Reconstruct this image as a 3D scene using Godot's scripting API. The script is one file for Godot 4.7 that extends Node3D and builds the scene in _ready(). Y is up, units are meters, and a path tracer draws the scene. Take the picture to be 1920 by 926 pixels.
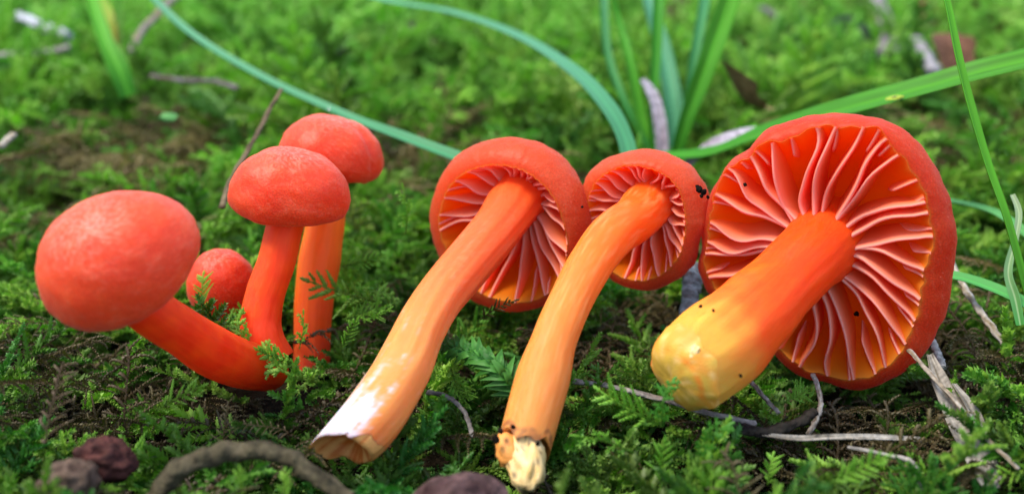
extends Node3D
# Waxcap mushrooms on a mossy bank, seen from a few centimetres away. Metres, y up.

var rng := RandomNumberGenerator.new()
var noise := FastNoiseLite.new()
var fine := FastNoiseLite.new()
var mats := {}
var keep_out: Array = []          # spheres that moss may not grow into: [centre, radius]
var fronds: Array = []            # green frond meshes
var dry_fronds: Array = []        # brown, shrivelled frond meshes
var taken := {}


# ---------------------------------------------------------------- mesh helper
class Geo:
	var v := PackedVector3Array()
	var c := PackedColorArray()
	var t := PackedVector2Array()
	var i := PackedInt32Array()

	func add(p: Vector3, col: Color, uv := Vector2.ZERO) -> int:
		v.append(p)
		c.append(col)
		t.append(uv)
		return v.size() - 1

	func tri(a: int, b: int, d: int) -> void:
		i.append(a)
		i.append(b)
		i.append(d)

	func quad(a: int, b: int, d: int, e: int) -> void:
		tri(a, b, d)
		tri(a, d, e)

	func sheet(rows: int, cols: int, closed := false, first := 0) -> void:
		for r in rows - 1:
			for k in (cols if closed else cols - 1):
				var k2 := (k + 1) % cols
				quad(first + r * cols + k, first + (r + 1) * cols + k, first + (r + 1) * cols + k2, first + r * cols + k2)

	func mesh(origin := Vector3.ZERO) -> ArrayMesh:
		var n := PackedVector3Array()
		n.resize(v.size())
		for k in range(0, i.size(), 3):
			var a := v[i[k]]
			var f := (v[i[k + 2]] - a).cross(v[i[k + 1]] - a) * 1e8
			n[i[k]] += f
			n[i[k + 1]] += f
			n[i[k + 2]] += f
		for k in n.size():
			n[k] = n[k].normalized() if n[k].length_squared() > 1e-12 else Vector3.UP
		var p := PackedVector3Array()
		p.resize(v.size())
		for k in v.size():
			p[k] = v[k] - origin
		var arr := []
		arr.resize(Mesh.ARRAY_MAX)
		arr[Mesh.ARRAY_VERTEX] = p
		arr[Mesh.ARRAY_NORMAL] = n
		arr[Mesh.ARRAY_COLOR] = c
		arr[Mesh.ARRAY_TEX_UV] = t
		arr[Mesh.ARRAY_INDEX] = i
		var m := ArrayMesh.new()
		m.add_surface_from_arrays(Mesh.PRIMITIVE_TRIANGLES, arr)
		return m


# ---------------------------------------------------------------- scene helpers
func numbered(called: String) -> String:
	var n: int = taken.get(called, 0)
	taken[called] = n + 1
	return called if n == 0 else "%s_%03d" % [called, n]

func tag(o: Node3D, label: String, category: String, group := "", kind := "") -> void:
	o.set_meta("label", label)
	if category:
		o.set_meta("category", category)
	if group:
		o.set_meta("group", group)
	if kind:
		o.set_meta("kind", kind)

func thing(called: String, label: String, category: String, at: Vector3, group := "") -> Node3D:
	var o := Node3D.new()
	o.name = numbered(called)
	add_child(o)
	o.position = at
	tag(o, label, category, group)
	return o

func base_of(o: Node3D) -> Vector3:
	var p := Vector3.ZERO
	var k: Node = o
	while k != self and k is Node3D:
		p += k.position
		k = k.get_parent()
	return p

func part(called: String, g: Geo, mat: Material, parent: Node3D, kind := "") -> MeshInstance3D:
	var o := MeshInstance3D.new()
	o.name = called
	o.mesh = g.mesh(base_of(parent))
	o.material_override = mat
	parent.add_child(o, true)
	if kind:
		o.set_meta("kind", kind)
	return o

func single(called: String, g: Geo, mat: Material, label: String, category: String, at: Vector3, group := "") -> MeshInstance3D:
	var o := MeshInstance3D.new()
	o.name = numbered(called)
	o.mesh = g.mesh(at)
	o.material_override = mat
	o.position = at
	add_child(o)
	tag(o, label, category, group)
	return o

func cat(a: Vector3, b: Vector3, d: Vector3, e: Vector3, t: float) -> Vector3:
	return 0.5 * ((2.0 * b) + (d - a) * t + (2.0 * a - 5.0 * b + 4.0 * d - e) * t * t + (3.0 * b - a - 3.0 * d + e) * t * t * t)

func curve(pts: Array, t: float) -> Vector3:
	var n := pts.size()
	var x := clampf(t, 0.0, 1.0) * (n - 1)
	var k := mini(int(x), n - 2)
	return cat(pts[maxi(k - 1, 0)], pts[k], pts[k + 1], pts[mini(k + 2, n - 1)], x - k)

func along(vals: Array, t: float) -> float:
	var n := vals.size()
	var x := clampf(t, 0.0, 1.0) * (n - 1)
	var k := mini(int(x), n - 2)
	var s: float = x - k
	s = s * s * (3.0 - 2.0 * s)
	return lerpf(vals[k], vals[k + 1], s)

func around(vals: Array, phi: float) -> float:
	var n := vals.size()
	var x := fposmod(phi / TAU, 1.0) * n
	var k := int(x) % n
	var s: float = x - floor(x)
	var a: float = vals[(k + n - 1) % n]
	var b: float = vals[k]
	var d: float = vals[(k + 1) % n]
	var e: float = vals[(k + 2) % n]
	return 0.5 * (2.0 * b + (d - a) * s + (2.0 * a - 5.0 * b + 4.0 * d - e) * s * s + (3.0 * b - a - 3.0 * d + e) * s * s * s)

func n1(p: Vector3, f: float) -> float:
	return noise.get_noise_3dv(p * f)

func mixc(a: Color, b: Color, t: float) -> Color:
	return a.lerp(b, clampf(t, 0.0, 1.0))

func ramp(cols: Array, t: float) -> Color:
	var x := clampf(t, 0.0, 1.0) * (cols.size() - 1)
	var k := mini(int(x), cols.size() - 2)
	return (cols[k] as Color).lerp(cols[k + 1], x - k)


# ---------------------------------------------------------------- materials
func noise_tex(freq: float, seed_no: int, normal := false, strength := 4.0, size := 512, lo := 0.75) -> NoiseTexture2D:
	var f := FastNoiseLite.new()
	f.noise_type = FastNoiseLite.TYPE_SIMPLEX_SMOOTH
	f.frequency = freq
	f.seed = seed_no
	f.fractal_octaves = 3
	var t := NoiseTexture2D.new()
	t.width = size
	t.height = size
	t.seamless = true
	t.noise = f
	if normal:
		t.as_normal_map = true
		t.bump_strength = strength
	else:
		var r := Gradient.new()
		r.set_color(0, Color(lo, lo, lo))
		r.set_color(1, Color(1, 1, 1))
		t.color_ramp = r
	return t

func make_materials() -> void:
	var flesh := StandardMaterial3D.new()
	flesh.vertex_color_use_as_albedo = true
	flesh.roughness = 0.55
	flesh.metallic_specular = 0.4
	flesh.subsurf_scatter_enabled = true
	flesh.subsurf_scatter_strength = 0.6
	flesh.backlight_enabled = true
	flesh.backlight = Color(0.55, 0.55, 0.55)
	flesh.normal_enabled = true
	flesh.normal_texture = noise_tex(0.09, 3, true, 5.0)
	flesh.normal_scale = 0.5
	flesh.uv1_triplanar = true
	flesh.uv1_scale = Vector3(90, 90, 90)

	var skin: StandardMaterial3D = flesh.duplicate()
	skin.roughness = 0.5
	skin.metallic_specular = 0.3
	skin.rim_enabled = true
	skin.rim = 0.12
	skin.clearcoat_enabled = true
	skin.clearcoat = 0.22
	skin.clearcoat_roughness = 0.42
	skin.rim_tint = 0.15
	skin.normal_texture = noise_tex(0.06, 5, true, 9.0)
	skin.normal_scale = 0.4
	skin.albedo_texture = noise_tex(0.07, 9, false, 0.0, 512, 0.8)

	var stem: StandardMaterial3D = flesh.duplicate()
	stem.uv1_triplanar = false
	stem.uv1_scale = Vector3(3, 0.35, 1)
	stem.roughness = 0.52
	stem.metallic_specular = 0.3
	stem.normal_texture = noise_tex(0.05, 7, true, 5.0)
	stem.normal_scale = 0.22
	stem.backlight_enabled = false

	var gill := StandardMaterial3D.new()
	gill.vertex_color_use_as_albedo = true
	gill.roughness = 0.45
	gill.metallic_specular = 0.3
	gill.cull_mode = BaseMaterial3D.CULL_DISABLED
	gill.backlight_enabled = true
	gill.backlight = Color(1.0, 0.5, 0.16)

	var moss := StandardMaterial3D.new()
	moss.vertex_color_use_as_albedo = true
	moss.roughness = 0.5
	moss.metallic_specular = 0.4
	moss.cull_mode = BaseMaterial3D.CULL_DISABLED
	moss.backlight_enabled = true
	moss.backlight = Color(0.55, 0.75, 0.3)

	var dry := StandardMaterial3D.new()
	dry.vertex_color_use_as_albedo = true
	dry.roughness = 0.8
	dry.metallic_specular = 0.25
	dry.cull_mode = BaseMaterial3D.CULL_DISABLED
	dry.albedo_texture = noise_tex(0.06, 21, false, 0.0, 256, 0.55)
	dry.uv1_triplanar = true
	dry.uv1_scale = Vector3(60, 60, 60)
	dry.normal_enabled = true
	dry.normal_texture = noise_tex(0.05, 23, true, 6.0, 256)

	var blade := StandardMaterial3D.new()
	blade.vertex_color_use_as_albedo = true
	blade.roughness = 0.5
	blade.metallic_specular = 0.3
	blade.cull_mode = BaseMaterial3D.CULL_DISABLED
	blade.backlight_enabled = true
	blade.backlight = Color(0.6, 0.8, 0.3)

	var soil := StandardMaterial3D.new()
	soil.vertex_color_use_as_albedo = true
	soil.roughness = 0.95
	soil.metallic_specular = 0.2
	soil.albedo_texture = noise_tex(0.05, 31, false, 0.0, 512, 0.35)
	soil.uv1_triplanar = true
	soil.uv1_scale = Vector3(45, 45, 45)
	soil.normal_enabled = true
	soil.normal_texture = noise_tex(0.05, 33, true, 12.0)
	var pith: StandardMaterial3D = flesh.duplicate()
	pith.subsurf_scatter_enabled = false
	pith.backlight_enabled = false
	var thin_skin: StandardMaterial3D = skin.duplicate()
	thin_skin.backlight = Color(1.0, 1.0, 1.0)
	var under := StandardMaterial3D.new()
	under.vertex_color_use_as_albedo = true
	under.roughness = 0.7
	under.metallic_specular = 0.15
	under.cull_mode = BaseMaterial3D.CULL_DISABLED
	under.backlight_enabled = true
	under.backlight = Color(1.1, 1.1, 1.1)
	mats = {"thin_skin": thin_skin, "glow_flesh": under, "pith": pith, "flesh": flesh, "skin": skin, "stem": stem, "gill": gill, "moss": moss, "dry": dry, "blade": blade, "soil": soil}


# ---------------------------------------------------------------- terrain
func soil_y(x: float, z: float) -> float:
	var far := smoothstep(0.15, 0.30, -z)
	var y := -0.0065 + noise.get_noise_2d(x * 60.0, z * 60.0) * 0.0044
	y += noise.get_noise_2d(x * 22.0 + 50.0, z * 22.0) * 0.008 * far + noise.get_noise_2d(x * 40.0 + 7.0, z * 40.0) * 0.009 * far
	y += fine.get_noise_2d(x * 400.0, z * 400.0) * 0.0007
	var p := Vector2(x, z)
	for h in HOLLOWS:
		var s: float = 1.0 - p.distance_to(h[0]) / h[1]
		if s > 0.0:
			y -= h[2] * s * s * (3.0 - 2.0 * s)
	return y

# hollows in the bank where the moss is thin and dark: [centre, radius, depth]
const HOLLOWS := [
	[Vector2(0.00278, -0.1281), 0.016, 0.004], [Vector2(0.0195, -0.13446), 0.016, 0.005], [Vector2(-0.00479, -0.107), 0.010, 0.004], [Vector2(0.01026, -0.1005), 0.010, 0.004],
	[Vector2(0.03427, -0.10991), 0.016, 0.007], [Vector2(0.04672, -0.1142), 0.018, 0.005], [Vector2(0.02413, -0.10154), 0.010, 0.004], [Vector2(0.04595, -0.10154), 0.010, 0.004], [Vector2(0.00958, -0.107), 0.009, 0.004], [Vector2(-0.04565, -0.11677), 0.010, 0.003], [Vector2(-0.04317, -0.09847), 0.010, 0.004], [Vector2(-0.0202, -0.1142), 0.008, 0.003],
	[Vector2(-0.08125, -0.2854), 0.020, 0.006], [Vector2(-0.01274, -0.23135), 0.02, 0.006], [Vector2(-0.0715, -0.29838), 0.02, 0.006], [Vector2(-0.13702, -0.31248), 0.03, 0.006], [Vector2(0.04708, -0.22924), 0.02, 0.006],
]
# patches of dead brown moss: [centre, radius]
const BROWN := [
	[Vector2(-0.07808, -0.2117), 0.022], [Vector2(-0.06587, -0.20638), 0.013], [Vector2(-0.08407, -0.19641), 0.012], [Vector2(-0.07734, -0.17618), 0.012], [Vector2(-0.06105, -0.19641), 0.010], [Vector2(-0.06244, -0.1281), 0.008], [Vector2(-0.04297, -0.12082), 0.008], [Vector2(-0.05143, -0.11677), 0.009],
	[Vector2(-0.02755, -0.107), 0.007], [Vector2(-0.03354, -0.107), 0.006], [Vector2(0.00354, -0.13122), 0.013], [Vector2(0.02117, -0.13614), 0.016], [Vector2(-0.00416, -0.1281), 0.010], [Vector2(0.01179, -0.1281), 0.012], [Vector2(0.03595, -0.10932), 0.012],
	[Vector2(0.04465, -0.11171), 0.014], [Vector2(0.05715, -0.1251), 0.014], [Vector2(0.02935, -0.107), 0.010], [Vector2(-0.02775, -0.1281), 0.004], [Vector2(-0.05512, -0.22924), 0.014], [Vector2(-0.01868, -0.2335), 0.018], [Vector2(-0.02437, -0.19964), 0.010],
	[Vector2(0.09265, -0.22513), 0.02], [Vector2(-0.08486, -0.27343), 0.02], [Vector2(-0.15146, -0.33608), 0.05], [Vector2(0.10749, -0.33608), 0.06], [Vector2(0.15201, -0.35374), 0.06], [Vector2(0.07003, -0.31248), 0.03], [Vector2(0.02487, -0.09948), 0.006], [Vector2(0.04555, -0.10367), 0.009], [Vector2(0.00946, -0.09748), 0.006], [Vector2(-0.04487, -0.1105), 0.010], [Vector2(-0.05457, -0.11171), 0.007], [Vector2(0.0356, -0.09748), 0.007],
]

func brownness(x: float, z: float) -> float:
	var b := 0.14 + 0.75 * noise.get_noise_2d(x * 45.0 + 90.0, z * 45.0 + 20.0)
	b -= 0.36 * smoothstep(0.18, 0.35, -z)
	var p := Vector2(x, z)
	for h in BROWN:
		var s: float = 1.0 - p.distance_to(h[0]) / h[1]
		if s > 0.0:
			b += 0.95 * s
	return b

func build_ground() -> void:
	var xs := PackedFloat32Array()
	var zs := PackedFloat32Array()
	for k in 61:
		xs.append(-0.24 + 0.008 * k)
	for k in 61:
		zs.append(0.06 - 0.010 * k)
	for k in 14:
		var far := 0.28 * pow(1.40, k)
		xs.append(far)
		xs.insert(0, -far)
		zs.append(-0.56 - far + 0.2)
		zs.insert(0, 0.06 + far)
	var g := Geo.new()
	for z in zs:
		for x in xs:
			var n := noise.get_noise_2d(x * 90.0, z * 90.0)
			g.add(Vector3(x, soil_y(x, z), z), mixc(Color(0.022, 0.016, 0.010), Color(0.05, 0.036, 0.02), 0.5 + n))
	g.sheet(zs.size(), xs.size())
	var o := MeshInstance3D.new()
	o.name = "ground"
	o.mesh = g.mesh()
	o.material_override = mats.soil
	add_child(o)
	tag(o, "dark crumbly soil showing between the moss fronds", "", "", "structure")


# ---------------------------------------------------------------- moss
func scale_leaf(g: Geo, p: Vector3, d: Vector3, up: Vector3, length: float, width: float, col: Color, tip: Color) -> void:
	var side := d.cross(up).normalized() * width * 0.5
	var a := g.add(p, col)
	var m := p + d * length * 0.42 - up * width * 0.12
	var l := g.add(m + side, col.lerp(tip, 0.3))
	var r := g.add(m - side, col.lerp(tip, 0.3))
	var t := g.add(p + d * length + up * length * 0.12, tip)
	g.tri(a, l, t)
	g.tri(a, t, r)

func branchlet(g: Geo, p: Vector3, dir: Vector3, up: Vector3, length: float, bend: float, thick: float, c0: Color, c1: Color) -> void:
	var step := 0.00030
	var n := maxi(3, int(length / step))
	var d := dir.normalized()
	var side := d.cross(up).normalized()
	var q := p
	for k in n:
		var t := float(k) / n
		d = d.rotated(side, -bend / n).normalized()
		var u := side.cross(d).normalized()
		var s := thick * (1.0 - 0.55 * t * t)
		var c := mixc(c0, c1, t)
		for j in 3:
			var ang := TAU * j / 3.0 + k * 1.05 + rng.randf_range(-0.3, 0.3)
			var rad := (side * cos(ang) + u * sin(ang)).normalized()
			var open := rng.randf_range(0.5, 0.8) * (1.0 - 0.35 * t)
			var ld := (d * cos(open) + rad * sin(open)).normalized()
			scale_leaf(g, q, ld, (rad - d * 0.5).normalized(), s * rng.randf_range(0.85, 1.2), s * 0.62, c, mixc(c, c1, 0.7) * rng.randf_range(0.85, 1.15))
		q += d * length / n

func frond_mesh(kind: int, length: float, wide: float, subs: bool, thick: float, c0: Color, c1: Color, droop: float) -> ArrayMesh:
	var g := Geo.new()
	var p := Vector3.ZERO
	var d := Vector3(0, 0, -1)
	var count := 5 + kind % 3
	var segs := count * 2 + 2
	var twist := rng.randf_range(-0.6, 0.6)
	for k in segs:
		var t := float(k) / segs
		d = d.rotated(Vector3.RIGHT, -droop / segs).rotated(Vector3.UP, twist / segs).normalized()
		var right := d.cross(Vector3.UP).normalized()
		var up := right.cross(d).normalized()
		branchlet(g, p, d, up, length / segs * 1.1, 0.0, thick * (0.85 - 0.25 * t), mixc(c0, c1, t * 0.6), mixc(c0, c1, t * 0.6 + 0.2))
		if k > 0 and rng.randf() > 0.14:
			var s := 1.0 if k % 2 else -1.0
			var len := wide * (0.35 + 0.65 * sin(PI * clampf(0.12 + t * 0.85, 0.0, 1.0))) * rng.randf_range(0.55, 1.25)
			var bd := (d * rng.randf_range(0.5, 1.25) + right * s * rng.randf_range(0.7, 1.0) + up * rng.randf_range(-0.25, 0.6)).normalized()
			var b0 := mixc(c0, c1, 0.15 + 0.4 * t)
			branchlet(g, p, bd, up, len, rng.randf_range(-0.8, 0.9), thick * rng.randf_range(0.85, 1.15), b0, c1)
			if subs and len > wide * 0.5:
				for m in 3:
					var at := p + bd * len * (0.28 + 0.2 * m)
					var sd := (bd * 0.8 + bd.cross(up).normalized() * (1.0 if m % 2 else -1.0) + up * rng.randf_range(-0.1, 0.4)).normalized()
					branchlet(g, at, sd, up, len * rng.randf_range(0.22, 0.36), 0.2, thick * 0.8, b0.lerp(c1, 0.4), c1)
		p += d * length / segs
	branchlet(g, p, d, Vector3.UP, length * 0.16, 0.1, thick, mixc(c0, c1, 0.6), c1)
	return g.mesh()

func dry_mesh(length: float, wide: float) -> ArrayMesh:
	var g := Geo.new()
	var p := Vector3.ZERO
	var d := Vector3(0, 0, -1)
	var c0 := Color(0.55, 0.48, 0.42)
	var c1 := Color(1.2, 1.08, 0.86)
	for k in 14:
		var t := k / 14.0
		d = (d.rotated(Vector3.RIGHT, rng.randf_range(-0.12, 0.05)).rotated(Vector3.UP, rng.randf_range(-0.14, 0.14))).normalized()
		var right := d.cross(Vector3.UP).normalized()
		var up := right.cross(d).normalized()
		branchlet(g, p, d, up, length / 14.0 * 1.1, 0.0, 0.00050, c0, c0.lerp(c1, 0.4))
		var s := 1.0 if k % 2 else -1.0
		var bd := (d * rng.randf_range(0.6, 1.1) + right * s + up * rng.randf_range(-0.3, 0.4)).normalized()
		branchlet(g, p, bd, up, wide * rng.randf_range(0.5, 1.1) * (1.0 - 0.4 * t), rng.randf_range(0.4, 1.5), 0.00048, c0.lerp(c1, t * 0.5), c1)
		p += d * length / 14.0
	return g.mesh()

func make_fronds() -> void:
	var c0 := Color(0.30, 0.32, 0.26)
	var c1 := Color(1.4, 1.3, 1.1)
	for k in 8:
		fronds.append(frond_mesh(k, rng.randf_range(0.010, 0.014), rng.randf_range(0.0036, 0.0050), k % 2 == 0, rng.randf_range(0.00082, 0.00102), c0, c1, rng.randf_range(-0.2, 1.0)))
	for k in 3:
		dry_fronds.append(dry_mesh(rng.randf_range(0.011, 0.015), rng.randf_range(0.004, 0.0058)))

func blocked(p: Vector3, gap: float) -> bool:
	for k in keep_out:
		if p.distance_squared_to(k[0]) < (k[1] + gap) * (k[1] + gap):
			return true
	return false

func green_of(x: float, z: float) -> Color:
	var a := 0.5 + 0.9 * noise.get_noise_2d(x * 70.0 - 30.0, z * 70.0) + rng.randf_range(-0.35, 0.35)
	var b := rng.randf()
	var c := mixc(Color(0.05, 0.17, 0.016), Color(0.27, 0.52, 0.05), a + 0.6 * smoothstep(0.17, 0.30, -z) - 0.35 * smoothstep(0.135, 0.10, -z))  # light painted into the green: brighter up the bank, dimmer near the camera
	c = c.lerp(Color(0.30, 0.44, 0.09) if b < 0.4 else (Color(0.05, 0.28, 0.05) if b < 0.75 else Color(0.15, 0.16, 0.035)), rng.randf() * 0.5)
	c = c * (1.0 - 0.15 * smoothstep(0.14, 0.10, -z))  # foreground shade painted in: green darkened close to the camera
	return c.lerp(Color(0.31, 0.60, 0.13), 0.68 * smoothstep(0.18, 0.32, -z))  # far green lightened, painting in the brighter light on the bank

func grow(called: String, label: String, where: Rect2, per_cm2: float, brown_side: int, size := 1.0) -> void:
	var holder := Node3D.new()
	holder.name = numbered(called)
	add_child(holder)
	tag(holder, label, "moss", "", "stuff")
	var kinds: Array = dry_fronds if brown_side == 1 else fronds
	var at := []
	var cols := []
	for k in kinds.size():
		at.append([])
		cols.append([])
	var n := int(where.get_area() * 10000.0 * per_cm2)
	for k in n:
		var x := where.position.x + rng.randf() * where.size.x
		var z := where.position.y + rng.randf() * where.size.y
		# keep what the photographed wedge and a margin round it could show
		if absf(x) > 0.06 - z * 0.62:
			continue
		var b := brownness(x, z) + rng.randf_range(-0.36, 0.36)
		if (b > 0.5) != (brown_side == 1):
			continue
		var y := soil_y(x, z)
		var sz := size * rng.randf_range(0.75, 1.2) * (1.0 + 0.4 * brown_side * smoothstep(0.145, 0.19, -z) if z > -0.22 else 1.0)
		var pitch := rng.randf_range(0.0, 0.75)
		if rng.randf() < 0.15 + 0.35 * smoothstep(0.18, 0.25, -z):
			pitch = rng.randf_range(0.7, 1.25)
		if brown_side == 1:
			pitch = minf(pitch, 0.65)
		var root := Vector3(x, y + rng.randf_range(-0.001, 0.0045 if brown_side == 0 else 0.0068), z)
		var bas := Basis(Vector3.UP, rng.randf() * TAU) * Basis(Vector3.RIGHT, pitch) * Basis(Vector3.BACK, rng.randf_range(-0.5, 0.5))
		bas = bas.scaled(Vector3.ONE * sz)
		var fwd := -bas.z
		if blocked(root, 0.0015) or blocked(root + fwd * 0.005, 0.002) or blocked(root + fwd * 0.010, 0.002):
			continue
		var j := rng.randi() % kinds.size()
		at[j].append(Transform3D(bas, root))
		if brown_side == 1:
			cols[j].append(mixc(Color(0.10, 0.065, 0.033), Color(0.44, 0.34, 0.20), rng.randf()).lerp(Color(0.15, 0.15, 0.035), rng.randf() * 0.5) * (0.38 + 0.62 * smoothstep(0.11, 0.17, -z)))  # brown at random, then darkened near the camera as painted foreground shade
		else:
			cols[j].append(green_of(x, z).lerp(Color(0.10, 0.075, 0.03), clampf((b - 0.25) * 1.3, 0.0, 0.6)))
	for k in kinds.size():
		if at[k].is_empty():
			continue
		var mm := MultiMesh.new()
		mm.transform_format = MultiMesh.TRANSFORM_3D
		mm.use_colors = true
		mm.mesh = kinds[k]
		mm.instance_count = at[k].size()
		for q in at[k].size():
			mm.set_instance_transform(q, at[k][q])
			mm.set_instance_color(q, cols[k][q])
		var o := MultiMeshInstance3D.new()
		o.name = "frond_mass"
		o.multimesh = mm
		o.material_override = mats.moss
		o.set_meta("kind", "stuff")
		holder.add_child(o, true)

func sprig(label: String, root: Vector3, tip: Vector3, roll: float, kind: int, col: Color, group := "") -> void:
	# one moss sprig that can be told apart: root and tip give its place, lean and length
	var o := MeshInstance3D.new()
	o.name = numbered("moss_sprig")
	var m: ArrayMesh = fronds[kind] if kind >= 0 else dry_fronds[-kind - 1]
	o.mesh = tinted(m, col)
	o.material_override = mats.moss
	add_child(o)
	var dir := tip - root
	var far := -m.get_aabb().position.z
	var up := Vector3(0.0, 0.55, 0.85)
	o.transform = Transform3D(Basis.looking_at(dir, up) * Basis(Vector3.BACK, roll), root).scaled_local(Vector3.ONE * dir.length() / far)
	tag(o, label, "moss sprig", group)

var tints := {}
func tinted(m: ArrayMesh, col: Color) -> ArrayMesh:
	var key := [m, col]
	if not tints.has(key):
		var arr := m.surface_get_arrays(0)
		var c: PackedColorArray = arr[Mesh.ARRAY_COLOR]
		for k in c.size():
			c[k] = c[k] * col
		arr[Mesh.ARRAY_COLOR] = c
		var out := ArrayMesh.new()
		out.add_surface_from_arrays(Mesh.PRIMITIVE_TRIANGLES, arr)
		tints[key] = out
	return tints[key]

# ---------------------------------------------------------------- mushrooms
const RED_A := Color(0.84, 0.036, 0.004)
const RED_B := Color(0.92, 0.080, 0.012)
const PALE_FUZZ := Color(0.93, 0.20, 0.10)
const ORANGE := Color(1.0, 0.20, 0.004)
const GILL_SIDE := Color(0.98, 0.30, 0.115)
const GILL_EDGE := Color(0.97, 0.52, 0.42)

func skin_colour(p: Vector3, pink: float, warm := 0.0) -> Color:
	var a := 0.5 + 0.5 * n1(p, 260.0) + 0.35 * n1(p, 900.0)
	var c := mixc(RED_A, RED_B, a * 0.8 + pink * 0.5)
	c = mixc(c, Color(0.94, 0.135, 0.034), warm)
	var speck := n1(p + Vector3.ONE, 2600.0)
	return mixc(c, PALE_FUZZ, clampf((speck - 0.15) * 0.9, 0.0, 0.38) + pink * 0.05)

func fuzz(parent: Node3D, spots: Array, colour: Color, length: float) -> void:
	# fine pale hairs that stand off the cap skin: [point, normal] in spots
	var g := Geo.new()
	for s in spots:
		var n: Vector3 = (s[1] + Vector3(rng.randf_range(-0.6, 0.6), rng.randf_range(-0.6, 0.6), rng.randf_range(-0.6, 0.6))).normalized()
		var side := n.cross(Vector3(rng.randf_range(-1, 1), rng.randf_range(-1, 1), rng.randf_range(-1, 1))).normalized() * 0.000022
		var p: Vector3 = s[0] - n * 0.00005
		var a := g.add(p + side, colour)
		var b := g.add(p - side, colour)
		var t := g.add(p + n * length * rng.randf_range(0.5, 1.3), colour)
		g.tri(a, b, t)
	part("fuzz", g, mats.gill, parent, "stuff")

# an upright cap. axis: from the stem towards the top; e1 and e2 span the rim plane; prof: [r, w] from the crown to under the rim, in units of r1 and r1
func round_cap(parent: Node3D, at: Vector3, axis: Vector3, e1_hint: Vector3, r1: float, r2: float, prof: Array, pink: float, crease := 0.0, wavy := 0.03) -> MeshInstance3D:
	var w := axis.normalized()
	var e1 := (e1_hint - w * e1_hint.dot(w)).normalized()
	var e2 := w.cross(e1).normalized()
	var g := Geo.new()
	var cols := 96
	var rows := 72
	var pr := []
	for q in prof:
		pr.append(Vector3(q[0], q[1], 0))
	for r in rows:
		var t := float(r) / (rows - 1)
		var q := curve(pr, t)
		for k in cols:
			var phi := TAU * k / cols
			var edge := clampf(q.x, 0.0, 1.0)
			var lobe := 1.0 + wavy * edge * (sin(phi * 2.0 + 1.0) + 0.6 * sin(phi * 3.0 + pink * 9.0) + 0.35 * sin(phi * 7.0 + 2.0))
			var d := e1 * cos(phi) * r1 + e2 * sin(phi) * r2
			var p := at + d * q.x * lobe + w * (q.y * r1 + wavy * 0.9 * r1 * edge * edge * sin(phi * 2.0 + 2.4))
			if crease > 0.0 and t < 0.72:
				var s := fposmod(phi + 0.35 + PI, TAU) - PI
				p -= (w * 0.7 + d.normalized() * 0.6) * crease * r1 * exp(-pow(s * (0.5 + q.x) / 0.22, 2.0)) * smoothstep(0.15, 0.6, q.x)
			p += (p - at).normalized() * (n1(p, 350.0) * 0.00016 + n1(p, 1300.0) * 0.000035)
			var c := skin_colour(p, pink)
			c = mixc(c, Color(0.95, 0.36, 0.27), clampf(n1(p, 2300.0) * 1.3 + 0.1, 0.0, 0.5) * (1.0 - smoothstep(0.15, 0.85, q.x)))  # pale skin grains, crowded on the crown to paint in its highlight
			if t > 0.66:
				c = mixc(c, ORANGE, (t - 0.66) / 0.1)
			g.add(p, c)
	g.sheet(rows, cols, true)
	var o := part("cap", g, mats.skin, parent)
	var spots := []
	for k in 4200:
		var r := rng.randi_range(1, int(rows * 0.62))
		var q := r * cols + rng.randi_range(0, cols - 1)
		if rng.randf() > pr[0].y * 0.0 + clampf(curve(pr, float(r) / rows).x, 0.08, 1.0):
			continue
		var p2: Vector3 = g.v[q] + (g.v[q + cols] - g.v[q]) * rng.randf() + (g.v[q - 1] - g.v[q]) * rng.randf()
		spots.append([p2, (p2 - at + w * r1 * 0.3).normalized()])
	fuzz(o, spots, Color(0.95, 0.38, 0.27), 0.00014)
	keep_out.append([at + w * r1 * 0.2, r1 * 0.98])
	return o

var last_ring := PackedVector3Array()

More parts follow.
